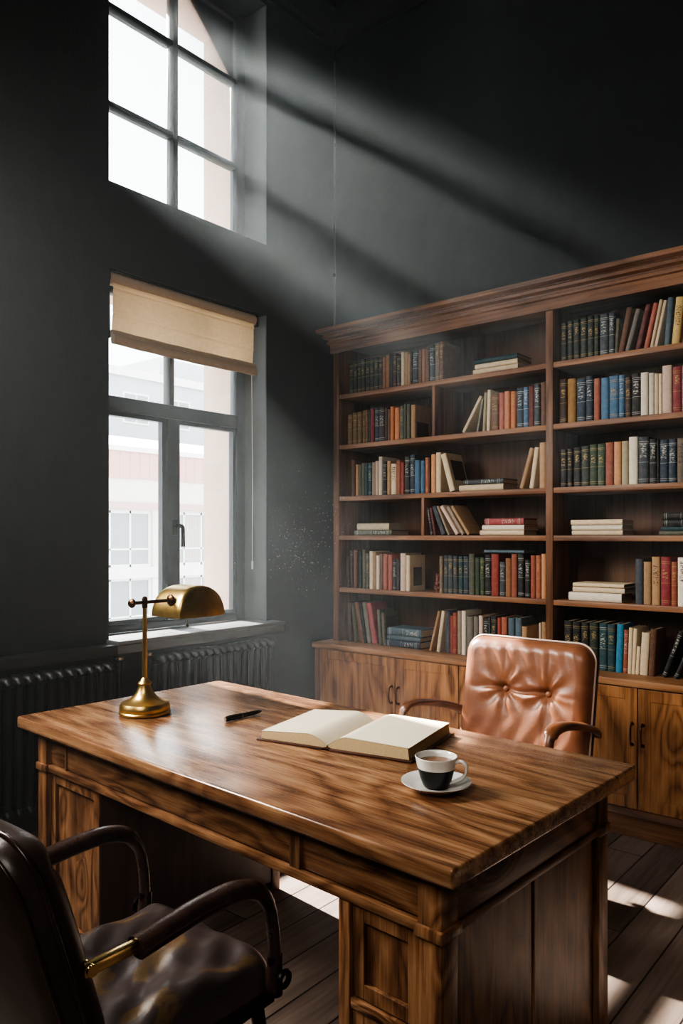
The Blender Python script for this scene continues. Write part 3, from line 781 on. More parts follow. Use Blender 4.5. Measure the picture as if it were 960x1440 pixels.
up_run(SH[1], 'second shelf, window-side bay', [(488,495,583,'ochre','g'),(495,502,580,'ochre','g'),(502,508,579,'ochre','g'),(508,513,577,'ochre','g'),(513,516.7,576,'ochre','g'),(516.8,520,576,'purple','p'),(520,525.5,575,'crimson','p'),(525.7,532,573,'navy','s'),(532,540,572,'purple','s'),
  (540,544,573,'dbrown','p'),(544,547.5,575,'brown','p'),(548,553.2,571.5,'orange','p'),(553.4,560.3,573,'lorange','p'),(561,567,571,'oliveg','g'),(567.3,570.5,568,'oliveg','p'),(571,576,568,'oliveg','p'),(577,583.5,569,'tan','g')])
up_run(SH[1], 'second shelf, window-side bay', [(648,653,676,557,'cream','p'),(669,672,678,561,'grey','p'),(677.5,681.5,681,552,'ocream','p'),(683,688,684.5,548.5,'cream','p'),
  (690,700.3,554,'brown','g'),(700.5,708,552,'salmon','p'),(708.2,716,550,'lorange','p'),(716.3,724,550,'orange','g'),(725,734.3,545,'navy','s'),(734.5,741.8,544,'blue','s'),(742,749.7,542.5,'dred','p'),(750,757.8,540,'slate','s'),(759,766.3,537,'brown','p')], 'past the small divider', 'books past the divider on the second shelf, window-side bay')
up_run(SH[2], 'third shelf, window-side bay', [(493,498,647,'brown','p'),(498.4,503,653,'tan','p'),(503,507.5,654,'olive','p'),(507.5,511.8,651,'oliveg','p'),(512,516.3,651,'teal','p'),(516.3,521.3,651,'teal','s'),(521.5,526.5,650,'greytan','p'),(526.7,531.3,648,'pinkc','p'),(531.5,536.7,642,'white','p'),(537,542.3,649,'black','s'),
  (543,548.3,648,'tan','p'),(548.5,556,652,'cream','k'),(556.3,562,647,'brick','p'),(562.3,567,650,'red','p'),(567.3,574.5,642,'black','s'),(575,581.7,639,'navy','s'),(582,589.7,647,'blue','p'),(590,596,647.5,'blue','p'),(596.3,601.8,643,'brick','g'),(602,604.3,643,'dbrown','p'),(604.5,611.3,638.5,'peach','p'),(611.5,618.6,636,'cream','p'),
  (631,639,619.5,639,'cream','p')])
flat_stack(SH[2], 'third shelf', [(645,707,9,'cream','p'),(651,707,7.5,'slate','s')], 'on the third shelf, window-side bay')
up_run(SH[2], 'third shelf, window-side bay', [(729,735.5,747.5,630,'tan','p'),(743,749.5,753,629,'cream','p'),(757.3,766.3,622,'tan','p')], 'past the slate book stack', 'books past the stack on the third shelf, window-side bay')
flat_stack(SH[3], 'fourth shelf', [(497,550,7.5,'oliveg','s'),(501,546,9.5,'cream','p')], 'on the fourth shelf before the small divider')
up_run(SH[3], 'fourth shelf, window-side bay', [(604.5,608,600.5,714,'purple','s'),(609,612.5,604.5,714,'dred','p'),(619,626,608,712.5,'slate','p'),(628.5,632,612.5,713,'greytan','p'),(639,645,619,712,'pinkc','p'),(647.5,653,628,713,'greytan','p'),(655.5,660.5,634,712,'tan','p')], 'past the small divider')
flat_stack(SH[3], 'fourth shelf', [(674,736,7.5,'cream','p'),(677,736,7.2,'white','p'),(680,735,9.5,'pinkred','s')], 'on the fourth shelf past the small divider')
up_run(SH[4], 'fifth shelf, window-side bay', [(486,490.5,781,'dbrown','p'),(491,495.3,774,'dbrown','p'),(495.5,500.5,773,'brown','p'),(503,507.7,775,'dgreen','p'),(508,513,773,'oliveg','p'),(513.5,517.8,778,'olive','g'),(518.5,524,775,'cream','p'),(524,527.6,776,'tan','p'),(527.8,532,781,'white','p'),(532.2,537,779,'brown','p'),(537.3,543.8,779,'brick','p'),(544,550,780,'salmon','p'),(551,556,787,'black','s'),(556.2,561,786,'black','p'),
  (561.5,569.5,778,'pinkc','p'),(570,575.5,781,'cream','p')])
up_run(SH[4], 'fifth shelf, window-side bay', [(617,622,782,'taupe','g'),(622.3,628.8,781,'slate','g'),(629,636,781,'slate','g'),(636.2,642.8,781.5,'slate','g'),(643,649.7,782,'teal','g'),(650,657.8,782,'navy','g'),(658.3,666.3,779,'oliveg','p'),(667,673.6,784,'green','p'),(673.8,679.8,784,'green','g'),(680.3,688.7,780,'black','s'),(689.5,700,779,'red','p'),(701,709,790,'slate','s'),(709.6,717.6,785,'obrown','p')], 'past the beaded ornament', 'books past the ornament on the fifth shelf')
up_run(SH[4], 'fifth shelf, window-side bay', [(718,726,779,'brick','p'),(727,735.6,779,'black','s'),(737,744.5,787,'black','s'),(745,752,781,'brick','p'),(752.4,760,781,'brick','g'),(760.3,767,779,'peach','p')], 'past the short orange brown book', 'books by the central upright on the fifth shelf')
zt = at(700, 777.8, 'y', SPINE).z
flat_stack(zt, 'fifth shelf', [(679,735.5,4.2,'bgrey','p')], 'on top of the red and black books, fifth shelf', depth=.15)
up_run(CT, 'counter, window-side bay', [(488,492.5,847,'dbrown','p'),(497,501,494,848,'olive','p'),(504.5,510.5,500,847,'brown','p'),(511,514.8,505.5,848,'black','p'),(515.5,521,510.5,847,'grey','p'),(522.5,529.5,517,848,'pinkred','p'),(532,536.5,531,857.5,'oliveg','p'),(537.5,541.5,536.5,862,'olive','p')])
flat_stack(CT, 'counter', [(541.5,589.5,9.5,'navy','s'),(543,590,6.5,'bgrey','p'),(544,592,11,'bgrey','s')], 'on the counter, window-side bay')
up_run(CT, 'counter, window-side bay', [(602.3,605.8,616.5,860,'tan','p'),(612.5,617.5,622.5,859.5,'cream','p'),(624,630.3,859,'slate','p'),(630.8,635.8,866,'red','p'),(636,641.7,862,'red','g'),(642,647.6,859,'greytan','p'),(648,654.2,859,'white','p'),(655,664,867,'grey','p'),(664.7,671.6,867,'grey','p'),(672,677.6,866,'pinkc','p'),(678,685.3,869,'black','s'),(686,688.3,869,'slate','p'),(688.7,697,866,'black','g'),(698,703.2,869,'red','p'),(703.5,711.7,868,'brick','p'),(713.3,722.3,869,'bgrey','p'),(723,732,869,'bgrey','p'),(732.2,740,881,'tan','p'),(757,760.3,876,'pinkc','p'),(760.5,767,875,'tan','p')], 'past the blue stack', 'books past the blue stack on the counter, window-side bay')
B_ = 'far bay'
up_run(SH[0], 'top shelf, far bay', [(788,795.5,454,'black','g'),(796.5,804,451,'dgreen','g'),(805,813.5,449,'dgreen','g'),(815,824,447,'dgreen','g'),(825,833.5,444,'dgreen','g'),(834.5,841.3,443,'dgreen','g'),(842,853.5,441,'slate','s'),(855,863,439,'slate','s'),
  (861.5+2,868,868,448,'olive','p'),(868,876,884.5,432.5,'brown','p'),(877.5,884.5,897,434,'grey','p'),(892,899,911,428,'dred','p'),(904,911,921.5,426,'salmon','p'),(913,917.5,929,421,'cream','p'),(919,923.5,935,422,'cream','p'),(933,941,942,418,'bgrey','p'),(943,954.5,955.5,417,'yellow','k'),(958,966,969,420,'red','p')], 'from the central upright')
up_run(SH[1], 'second shelf, far bay', [(785,795.7,533,'dbrown','g'),(796.5,808.5,532,'mustard','p'),(809.5,822,532,'navy','s'),(823,832.8,529,'navy','s'),(834,842.8,532,'brick','p'),(844,855,531,'blue','p'),(855.3,868.6,528,'blue','g'),(869,877.3,527,'blue','s'),(878,886.3,530,'dbrown','g'),(887,899.5,525,'black','s'),(900,910.6,523.5,'white','p'),(911,918.6,524,'white','p'),(919,925,525,'cream','p'),(925.3,929.8,525,'cream','p'),(930.2,943.7,513.5,'pinkc','p'),(944.4,957.2,515,'crimson','g'),(957.8,966,513,'mauve','p'),(967,978,516,'navy','g')], 'from the central upright')
up_run(SH[2], 'third shelf, far bay', [(787,795.8,632,'black','g'),(796.7,804,631,'black','g'),(805,815,629,'black','g'),(816,827,627,'dgreen','g'),(828,838.5,624.5,'green','g'),(839.3,849.5,624,'green','g'),(850.5,862,622,'brick','p'),(862.4,872.8,621,'peach','p'),(873.2,883,620,'ocream','p'),(883.3,895.8,614,'white','p'),(896.3,911,614,'slate','s'),(912,922.6,617,'black','s'),(923,925.6,618,'black','p'),(926,938.4,618,'navy','s'),(939,950.5,617,'navy','s'),(951.2,962.5,616,'taupe','k'),(963.5,975,615,'dred','g')], 'from the central upright')
flat_stack(SH[3], 'fourth shelf', [(803,874.5,7.3,'cream','p'),(803,874,7.3,'white','p'),(802,874.5,7.8,'cream','p')], 'on the fourth shelf beside the central upright')
flat_stack(SH[3], 'fourth shelf', [(926,990,6.5,'oliveg','p'),(928,990,6,'teal','p'),(931,990,10,'black','s'),(930,988,10,'black','s')], 'of dark books, fourth shelf')
flat_stack(SH[4], 'fifth shelf', [(799,873.5,12.5,'white','p'),(804,877,8,'cream','p'),(805,877,5.5,'cream','p')], 'on the fifth shelf beside the central upright')
up_run(SH[4], 'fifth shelf, far bay', [(892,903.3,786,'slate','p'),(904,914.8,790,'tan','p'),(915.3,927,783,'tan','k'),(928,942,783,'crimson','g'),(942.6,951.3,790,'brick','g'),(952,966.3,784,'white','k'),(967,978,787,'navy','g')], 'past the white book stack')
up_run(CT, 'counter, far bay', [(792,802.8,873,'black','g'),(804,814.8,874,'black','g'),(816,826.8,875,'black','g'),(828,840,875,'dgreen','g'),(841,852.2,876,'teal','s'),(853,863.6,878,'teal','g'),
  (864.3,874,871.5,878,'cyan','p'),(875,881,878.5,886,'brick','s'),(881.5,887,885,883,'cream','p'),(887,892.4,891.5,884,'cream','p'),(892.6,897.5,895.5,909,'cream','p'),(898,909.5,906,890,'cream','p'),(910.3,919.5,917,885,'brown','k'),(929,936,958,888,'black','s'),(945.5,952,977,896,'black','s')], 'from the central upright')

# printed panels on the covers that face the room
M['cover_dark'] = plain('cover_print_dark', (0.045, 0.026, 0.018), .5, nscale=60, namp=.5)
for lab, (ya, yb, za, zb_) in (('cream plain book sixteenth from the window end, fifth shelf, window-side bay', (.25, .78, .14, .66)),
                               ('tan gilt-banded book seventeenth from the window end, second shelf, window-side bay', (.12, .86, .04, .50)),
                               ('leaning cream plain book twenty-third from the window end, third shelf, window-side bay', (.20, .94, .28, .82)),
                               ('leaning olive plain book eighth from the window end, counter, window-side bay', (.14, .88, .10, .88))):
    hit = [o for o in COL.objects if o.get('label') == lab]
    if not hit: print('no cover', lab); continue
    b_ = hit[0]; xs = [v.co for v in b_.data.vertices]; xm = max(c.x for c in xs); dm = max(c.y for c in xs); hm = max(c.z for c in xs)
    m = MB(); m.box(xm-.0004, xm+.0004, dm*ya, dm*yb, hm*za, hm*zb_); m.build('cover_panel', M['cover_dark'], b_, label='dark printed cover panel')

# picture and ornament on the shelves
gx = at(612.5, 830, 'y', -.335).x
m = MB(); rr = random.Random(3)
zt = at(612.5, 807, 'y', -.335).z - SH[4]
for k in range(26):
    a = k*2.4; zz = .006 + (zt-.014)*k/25; r_ = .011 + .006*math.sin(zz*60)
    m.lathe([(0, -.008), (.0055, -.0055), (.008, 0), (.0055, .0055), (0, .008)], (r_*math.cos(a), r_*math.sin(a), zz+.002), 8)
m.tube([(0, 0, .0005), (0, 0, zt-.01)], .013, 10)
tag(m.build('beaded_ornament', plain('speckled_red_glaze', (.17, .062, .045), .3, nscale=90, namp=.9), loc=(gx, -.31, SH[4]+.0006), smooth=50), 'small knobbly red and brown ornament in the gap on the fifth shelf', 'ornament')
# ------------------------------------------------------------------ desk
DKX, DKY, DTH, DL, DW, DZ = 1.7575, -2.294, -0.0469, 1.861, 0.915, 0.755
desk = thing('desk', 'large rustic wooden pedestal desk with figured glossy top', 'desk', (DKX, DKY, 0), DTH)
def dpart(name, mat, *boxes, b=.003, par=None):
    m = MB()
    for q in boxes: m.rbox(*q, b)
    return m.build(name, M[mat], par or desk, smooth=40)
hx, hy = DL/2, DW/2
def edge_y(u): return 0
m = MB(); m.rbox(-hx, hx, -hy, hy, .713, DZ, .007, 3); m.build('desk_top', M['desk_top'], desk, smooth=40)
dpart('cleat_moulding', 'desk_x', (-hx+.05, hx-.03, -hy+.022, hy-.022, .700, .7125))
XA, XB = -hx+.088, hx-.052        # outer faces of the carcass
YA, YC = -hy+.036, hy-.075
PW = .060
posts = [(XA, XA+PW, YA, YA+PW), (XB-PW, XB, YA, YA+PW), (XA, XA+PW, YC-PW, YC), (XB-PW, XB, YC-PW, YC)]
for (a, b, c, d) in posts:
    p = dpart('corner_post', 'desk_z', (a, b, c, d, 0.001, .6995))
    m = MB(); m.rbox(a-.007, b+.007, c-.007, d+.007, .577, .603, .004); m.build('post_collar', M['desk_z'], p, smooth=40)
# front apron: two small drawers at the ends and a wide one between; rails
S1, S2 = XA+.395, XB-.470+.02
LP1 = XA+.385               # inner edge of the left pedestal
RP0 = XB-.285               # inner edge of the right pedestal
dpart('apron_back', 'desk_x', (XA+PW, XB-PW, YC-.03, YC-.008, .603, .6995))
def drawer(x0, x1, z0, z1, y):
    d = dpart('drawer_front', 'desk_x', (x0, x1, y, y+.02, z0, z1), b=.002)
    return d
ST = [(XA+.175, XA+.205), (S2, S2+.035)]
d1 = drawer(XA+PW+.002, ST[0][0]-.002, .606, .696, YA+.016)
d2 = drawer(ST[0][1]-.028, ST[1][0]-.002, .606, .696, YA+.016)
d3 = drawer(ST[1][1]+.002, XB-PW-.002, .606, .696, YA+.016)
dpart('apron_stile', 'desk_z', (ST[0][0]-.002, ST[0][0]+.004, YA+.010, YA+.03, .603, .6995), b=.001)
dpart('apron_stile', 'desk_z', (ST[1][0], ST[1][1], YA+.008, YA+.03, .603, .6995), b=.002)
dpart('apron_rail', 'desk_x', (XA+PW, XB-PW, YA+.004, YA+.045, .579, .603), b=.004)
# left pedestal
dpart('pedestal_side', 'desk_in', (LP1-.022, LP1, YA+.02, YC-.045, 0.04, .579))
dpart('pedestal_back_post', 'desk_z', (LP1-.05, LP1+.004, YC-.044, YC-.004, 0.001, .579))
dpart('pedestal_side', 'desk_in', (XA+.010, XA+.03, YA+PW, YC-PW, .04, .6995))
dpart('pedestal_back', 'desk_z', (XA+PW, LP1-.05, YC-.03, YC-.012, .04, .579))
def pdoor(x0, x1, z0, z1, y, name='pedestal_door'):
    m = MB(); s = .034
    m.rbox(x0, x0+s, y, y+.02, z0, z1, .002); m.rbox(x1-s, x1, y, y+.02, z0, z1, .002); m.rbox(x0+s, x1-s, y, y+.02, z1-s, z1, .002); m.rbox(x0+s, x1-s, y, y+.02, z0, z0+s, .002)
    d = m.build(name, M['desk_z'], desk)
    m = MB(); m.rbox(x0+s, x1-s, y+.010, y+.018, z0+s, z1-s, .002); m.build('raised_panel', M['desk_z'], d)
    return d
pdoor(XA+PW+.002, LP1-.001, .05, .576, YA+.016)
dpart('pedestal_floor', 'desk_in', (XA+.03, LP1-.022, YA+.04, YC-.05, .03, .05))
# right pedestal: a stile, two framed drawers
dpart('pedestal_side', 'desk_in', (RP0, RP0+.022, YA+.02, YC-.045, .04, .579))
dpart('pedestal_back_post', 'desk_z', (RP0, RP0+.05, YC-.044, YC-.004, .001, .579))
dpart('pedestal_back', 'desk_z', (RP0+.05, XB-PW, YC-.03, YC-.012, .04, .579))
dpart('pedestal_stile', 'desk_z', (RP0-.002, RP0+.032, YA+.006, YA+.03, .001, .579))
pdoor(RP0+.034, XB-PW-.002, .372, .576, YA+.014, 'pedestal_drawer')
pdoor(RP0+.034, XB-PW-.002, .05, .342, YA+.014, 'pedestal_drawer')
dpart('pedestal_rail', 'desk_x', (RP0+.034, XB-PW-.002, YA+.006, YA+.03, .345, .369))
# right and left end panels
for sx in (1, -1):
    X = XB if sx > 0 else XA
    def ends(a, b): return (X-b, X-a) if sx > 0 else (X+a, X+b)
    y0, y1 = YA+PW, YC-PW
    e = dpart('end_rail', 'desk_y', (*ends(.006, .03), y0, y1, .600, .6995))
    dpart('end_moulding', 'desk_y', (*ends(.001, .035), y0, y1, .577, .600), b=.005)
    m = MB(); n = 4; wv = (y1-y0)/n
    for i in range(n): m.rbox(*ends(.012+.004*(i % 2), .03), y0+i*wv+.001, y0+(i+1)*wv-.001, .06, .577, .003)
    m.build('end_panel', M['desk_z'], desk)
    dpart('end_base_rail', 'desk_y', (*ends(.004, .03), y0, y1, .015, .06))

# ------------------------------------------------------------------ banker's lamp
lp = at(203.5, 1003, 'z', DZ)
lamp = thing('desk_lamp', 'antique brass banker lamp with curved metal shade on the desk', 'lamp', (lp.x, lp.y, DZ+.0005))
m = MB(); m.lathe([(0, 0), (.088, 0), (.092, .004), (.092, .010), (.088, .014), (.090, .018), (.089, .030), (.083, .041), (.070, .047), (.055, .052), (.040, .064), (.029, .080), (.023, .097), (.021, .107), (.0, .107)], seg=56)
m.build('lamp_base', M['brass'], lamp, smooth=35)
m = MB(); m.lathe([(0, .105), (.023, .105), (.025, .110), (.021, .115), (.016, .119), (.014, .125), (.0095, .13), (.0085, .30), (.0075, .375), (.0085, .389), (.007, .401), (.0, .401)], seg=20)
m.build('stem', M['brass'], lamp, smooth=35)
zb = .402
m = MB(); m.tube([(0, -.062, zb), (0, .128, zb)], .0065, 12, up=(1, 0, 0))
m.tube([(0, 0, zb-.02), (0, 0, zb+.014)], .010, 12); m.lathe([(0, -.001), (.009, 0), (.008, .006), (0, .010)], (0, 0, zb+.013), 12)
for y_, r_ in ((-.055, .017), (.116, .021)):
    m.lathe([(0, -.012), (r_*.55, -.011), (r_, -.004), (r_, .004), (r_*.55, .011), (0, .012)], (0, 0, 0), 8, Matrix.Translation((0, y_, zb)) @ Matrix.Rotation(PI/2, 4, 'X'))
m.build('pivot_arm', M['bronze'], lamp, smooth=30, label='dark bronze pivot arm and knobs')
# shade: hood with its D-shaped ends along x
SW, SHH, SL = .112, .118, .085     # half width (y), height, half length (x)
SYC, SXC, SZ = .112+SW, -.030, zb-.066
def hood(k):
    def fn(u, v):
        a = PI*u                        # across: 0 front edge .. pi far edge
        s_ = -1 + 2*v
        # superellipse end rounding along x
        e = (1-abs(s_)**6)**.5 if abs(s_) < 1 else 0
        e = .74 + .26*e if abs(s_) < 1 else .74
        ca, sa = math.cos(a), math.sin(a)
        y = -SW*k*math.copysign(abs(ca)**.85, ca)*(.90+.10*e); z = SHH*k*abs(sa)**.80*e
        return (SXC + SL*k*s_, SYC + y, SZ + z)
    return fn
def hood_mb():
    m = MB(); nu, nv = 40, 25
    for k in (1.0, .965):
        m.grid(hood(k), nu, nv)
    # domed ends
    for s_ in (-1, 1):
        for k in (1.0, .965):
            rows = []
            for q in range(7):
                f = 1-q/6; bulge = .018*(1-f*f)
                row = []
                for i in range(nu):
                    p = Vector(hood(k)(i/(nu-1), 1.0 if s_ > 0 else 0.0))
                    c = Vector((p.x, SYC, SZ))
                    row.append(m.bm.verts.new(c + (p-c)*f + Vector((s_*bulge*k, 0, 0))))
                rows.append(row)
            for r0, r1 in zip(rows, rows[1:]):
                for i in range(nu-1): m.face([r0[i], r0[i+1], r1[i+1], r1[i]])
    bmesh.ops.remove_doubles(m.bm, verts=m.bm.verts, dist=1e-5)
    return m
m = hood_mb(); m.build('lamp_shade', M['brass'], lamp, smooth=50)
m = MB(); m.tube([(SXC+.03, SYC-.03, SZ+.06), (SXC+.03, SYC-.03, SZ-.028)], .0018, 6); m.lathe([(0, 0), (.004, .002), (.005, .008), (0, .014)], (SXC+.03, SYC-.03, SZ-.042), 10)
m.build('pull_chain', M['bronze'], lamp, smooth=40)
m = MB(); m.tube([(SXC-.05, SYC, SZ+.055), (SXC+.05, SYC, SZ+.055)], .016, 12, up=(0, 0, 1)); m.build('bulb', plain('unlit_bulb', (.7, .68, .62), .3), lamp, smooth=40)

# ------------------------------------------------------------------ pen
pa = at(317, 1012, 'z', DZ+.009); pb = at(372, 1000, 'z', DZ+.007)
dv = pb-pa; L = min(dv.length, .165)
pen = thing('pen', 'black pen lying on the desk between lamp and open book', 'pen', (pa.x, pa.y, DZ+.0101), math.atan2(dv.y, dv.x))
m = MB(); m.tube([(0, 0, 0), (.003, 0, 0), (.07, 0, 0), (.071, 0, 0)], [.0075, .0092, .0092, .0088], 16); m.build('pen_cap', M['pen'], pen, smooth=40)
m = MB(); m.tube([(.071, 0, 0), (.12, 0, 0), (L-.012, 0, 0), (L, 0, 0)], [.0082, .008, .0062, .003], 16); m.build('pen_barrel', M['pen'], pen, smooth=40)
m = MB(); m.tube([(.069, 0, 0), (.073, 0, 0)], .0096, 16); m.tube([(.001, 0, 0), (-.001, 0, 0)], .0062, 12); m.build('metal_ring', M['chrome'], pen, smooth=40)
m = MB(); m.rbox(.004, .05, -.0015, .0015, .0095, .0112, .0005); m.build('clip', M['chrome'], pen)

# ------------------------------------------------------------------ open book
s0 = at(460, 1049, 'z', DZ+.012); s1 = at(537, 1003, 'z', DZ+.03)
ax = (s1-s0); ang = math.atan2(ax.y, ax.x) - PI/2
ob = thing('open_book', 'thick open book with blank cream pages lying on the desk', 'book', (s0.x, s0.y, DZ+.0008), ang)
BH = .335; LWd, RWd = .235, .262
m = MB()
def cov(x):  # cover height profile: boards lie flat, rise into the spine joint
    return .0
m.rbox(-LWd-.014, -.014, -.012, BH+.012, 0, .0055, .0015); m.rbox(.014, RWd+.016, -.012, BH+.012, 0, .0055, .0015)
m.sweep([(0, -.008, 0), (0, BH+.008, 0)], [(-.018, .0), (-.012, .0), (-.006, .004), (.006, .004), (.012, .0), (.018, .0), (.012, .006), (0, .010), (-.012, .006)], up=(0, 0, 1))
m.build('cover', M['book_leather'], ob, smooth=35)
def ztop(x):
    if x < 0:
        q = -x/LWd; return .010 + .030*(math.sin(min(1, q/.30)*PI/2))**.9 - .012*max(0, q-.3)/.7
    q = x/RWd; return .010 + .034*(math.sin(min(1, q/.26)*PI/2))**.9 - .006*max(0, q-.26)/.74
for side, wd in ((-1, LWd), (1, RWd)):
    m = MB(); n = 28; xs = [side*(.003 + (wd-.003)*(i/n)**1.3) for i in range(n+1)]
    lo0, lo1, hi0, hi1 = [], [], [], []
    for i, x in enumerate(xs):
        fl = .004 if i == n else 0
        for lst, y, z in ((lo0, 0, .0056), (lo1, BH, .0056), (hi0, .0, ztop(x)-.0008), (hi1, BH, ztop(x)-.0008)):
            xx = x + (side*.004 if lst in (lo0, lo1) and i == n else 0)
            lst.append(m.bm.verts.new((xx, y, z)))
    for i in range(n):
        m.face([lo0[i], lo0[i+1], hi0[i+1], hi0[i]]); m.face([lo1[i], hi1[i], hi1[i+1], lo1[i+1]]); m.face([lo0[i], lo1[i], lo1[i+1], lo0[i+1]]); m.face([hi0[i], hi0[i+1], hi1[i+1], hi1[i]])
    m.face([lo0[-1], lo1[-1], hi1[-1], hi0[-1]]); m.face([lo0[0], hi0[0], hi1[0], lo1[0]])
    m.build('page_block', M['open_edge'], ob, smooth=45)
    m = MB()
    m.grid(lambda u, v: (side*(.002+(wd+.001)*u**1.3), BH*v, ztop(side*(.002+(wd-.003)*u**1.3)) + .0006 + .0012*math.sin(v*PI)*u*(1-u)*4), 30, 8)
    m.build('page', M['open_page'], ob, smooth=60)

# ------------------------------------------------------------------ coffee cup and saucer
cpos = at(613, 1104, 'z', DZ+.012)
sau = MB(); sau.lathe([(0, 0), (.048, 0), (.050, .003), (.062, .009), (.082, .019), (.0885, .0225), (.0885, .0245), (.084, .0235), (.062, .0135), (.046, .0085), (.034, .0085), (.030, .0070), (0, .0070)], seg=56)
tag(sau.build('saucer', M['porcelain'], loc=(cpos.x, cpos.y, DZ+.0006), smooth=40), 'white porcelain saucer under the coffee cup', 'saucer')
cup = thing('coffee_cup', 'black and white coffee cup standing on the white saucer', 'cup', (cpos.x, cpos.y, DZ+.0078), math.radians(18))
HC = .078
def cr(z): return .028 + .0255*(z/HC)**.62
zsplit = .050
m = MB(); m.lathe([(0, 0), (.026, 0), (.028, .003)] + [(cr(z)+.0002, z) for z in [.003+(zsplit-.003)*i/10 for i in range(11)]], seg=48); m.build('cup_body', M['cup_black'], cup, smooth=40, label='black lower body')
m = MB(); m.lathe([(cr(zsplit), zsplit)] + [(cr(z), z) for z in [zsplit+(HC-zsplit)*i/6 for i in range(1, 7)]] + [(cr(HC)-.0012, HC+.0012), (cr(HC)-.003, HC)] + [(cr(z)-.004, z) for z in [HC-(HC-.008)*i/10 for i in range(1, 11)]] + [(0, .008)], seg=48)
m.build('cup_rim', M['porcelain'], cup, smooth=40, label='white upper band and inside')
m = MB(); m.lathe([(0, .064), (cr(.064)-.0045, .064)], seg=40); m.build('coffee', M['coffee'], cup, smooth=40)
m = MB(); hp_ = smoothpath([(cr(.066)-.002, 0, .066), (cr(.066)+.012, 0, .071), (cr(.066)+.026, 0, .063), (cr(.06)+.027, 0, .044), (cr(.05)+.018, 0, .028), (cr(.02)+.004, 0, .017), (cr(.014)-.002, 0, .014)], 5)
m.tube(hp_, .0042, 10, up=(0, 1, 0), ry=.0055); m.build('cup_handle', M['porcelain'], cup, smooth=50)

# ------------------------------------------------------------------ chairs
def rrect(w, h, r, n=12):
    """rounded rectangle outline centred on x, from z=0 to h"""
    P = []
    for cx, cz, a0 in ((w/2-r, h-r, 0), (-w/2+r, h-r, 90), (-w/2+r, r, 180), (w/2-r, r, 270)):
        for k in range(n+1):
            a = math.radians(a0 + 90*k/n); P.append((cx+r*math.cos(a), cz+r*math.sin(a)))
    return P
def densify(P, step):
    out = []
    for i in range(len(P)):
        a = Vector((*P[i], 0)); b = Vector((*P[(i+1) % len(P)], 0)); L = (b-a).length
        n = max(1, int(L/step))
        for k in range(n): q = a.lerp(b, k/n); out.append((q.x, q.y))
    return out
def cushion(w, h, r, thick, edge, fn, rings=46, step=.009, back=0.0):
    """pillow: flat back at y=back, puffed front (+y); fn(x,z,d) adds relief"""
    P = densify(rrect(w, h, r), step); n = len(P); m = MB(); c = (0, h/2)
    def inner(x, z):
        qx = abs(x)-(w/2-r); qz = abs(z-h/2)-(h/2-r)
        return r - (math.hypot(max(qx, 0), max(qz, 0)) + min(max(qx, qz), 0))
    prev = None; first = None
    for k in range(rings+1):
        f = 1 - k/rings
        f = 1-(1-f)**1.0
        row = []
        for (x, z) in P:
            xx, zz = x*f, c[1]+(z-c[1])*f
            d = max(0.0, inner(xx, zz)); q = min(1, d/edge)
            y = thick*math.sqrt(max(0, 1-(1-q)**2)) + fn(xx, zz, q)
            row.append(m.bm.verts.new((xx, back+y, zz)) if k < rings else None)
        if k == rings:
            y = thick + fn(0, c[1], 1); ctr = m.bm.verts.new((0, back+y, c[1]))
            for i in range(n): m.face([prev[i], prev[(i+1) % n], ctr])
            break
        if prev:
            for i in range(n): m.face([prev[i], prev[(i+1) % n], row[(i+1) % n], row[i]])
        else: first = row
        prev = row
    m.face(first[::-1])
    return m
def outline3(w, h, r, y, step=.012): return [(x, y, z) for x, z in densify(rrect(w, h, r), step)]
def shell(w, h, r, t, bulge):
    """shallow upholstered back shell behind the cushion (towards -y)"""
    P = densify(rrect(w, h, r), .014); n = len(P); m = MB(); rows = []
    prof = [(1.0, 0.0), (1.006, -t*.35), (1.0, -t*.75), (.965, -t), (.80, -t-bulge*.45), (.55, -t-bulge*.8), (.28, -t-bulge*.97), (.08, -t-bulge)]
    for f, y in prof: rows.append([m.bm.verts.new((x*f, y, h/2+(z-h/2)*f)) for x, z in P])
    for a, b in zip(rows, rows[1:]):
        for i in range(n): m.face([a[i], a[(i+1) % n], b[(i+1) % n], b[i]])
    m.face(rows[0][::-1]); m.face(rows[-1]); return m

# --- tan chair behind the desk
tan = thing('office_chair', 'tan tufted leather armchair behind the desk, before the bookcase', 'chair', (1.955, -1.30, 0), PI)
BW, BHt = .575, .50
tilt = math.radians(11)
def tanfn(x, z, q):
    y = 0.0; zb_ = .285
    for bx in (-.112, .080):
        dx, dz = x-bx, z-zb_; r_ = math.hypot(dx, dz); a = math.atan2(dz, dx)
        y -= .026*math.exp(-(r_/.028)**2) + .010*math.exp(-r_/.09)
        y += .0036*math.exp(-((r_-.055)/.055)**2)*math.cos(7*a+.6*math.sin(3*a)+bx*30)
        y -= .007*math.exp(-(dx/.010)**2)*(1 if dz > 0 else .6)*math.exp(-abs(dz)/.13)     # seams up and down from each button
    y -= .010*math.exp(-((z-zb_+.006*math.cos(x*30))/.011)**2)*(1 if abs(x) < .1 else math.exp(-(abs(x)-.1)/.07))
    y += .0028*math.sin(x*95+4*math.sin(z*9))*max(0, (z-.33)/.15)*q
    y += .0020*math.sin(x*70+z*40)*max(0, (.22-z)/.2)*q
    return y*q
bk = thing('backrest', None, None); bk.parent = tan
bk.location = (0, -.150, .465); bk.rotation_euler = (tilt, 0, 0)
def place(o):  # parts of the chair back share the back's tilt
    o.matrix_basis = Matrix.Translation((-.032, -.150, .465)) @ Matrix.Rotation(tilt, 4, 'X'); return o
bpy.data.objects.remove(bk)
cu = place(cushion(BW, BHt, .075, .062, .06, tanfn).build('back_cushion', M['tan'], tan, smooth=60, label='tan leather back cushion with two buttons'))
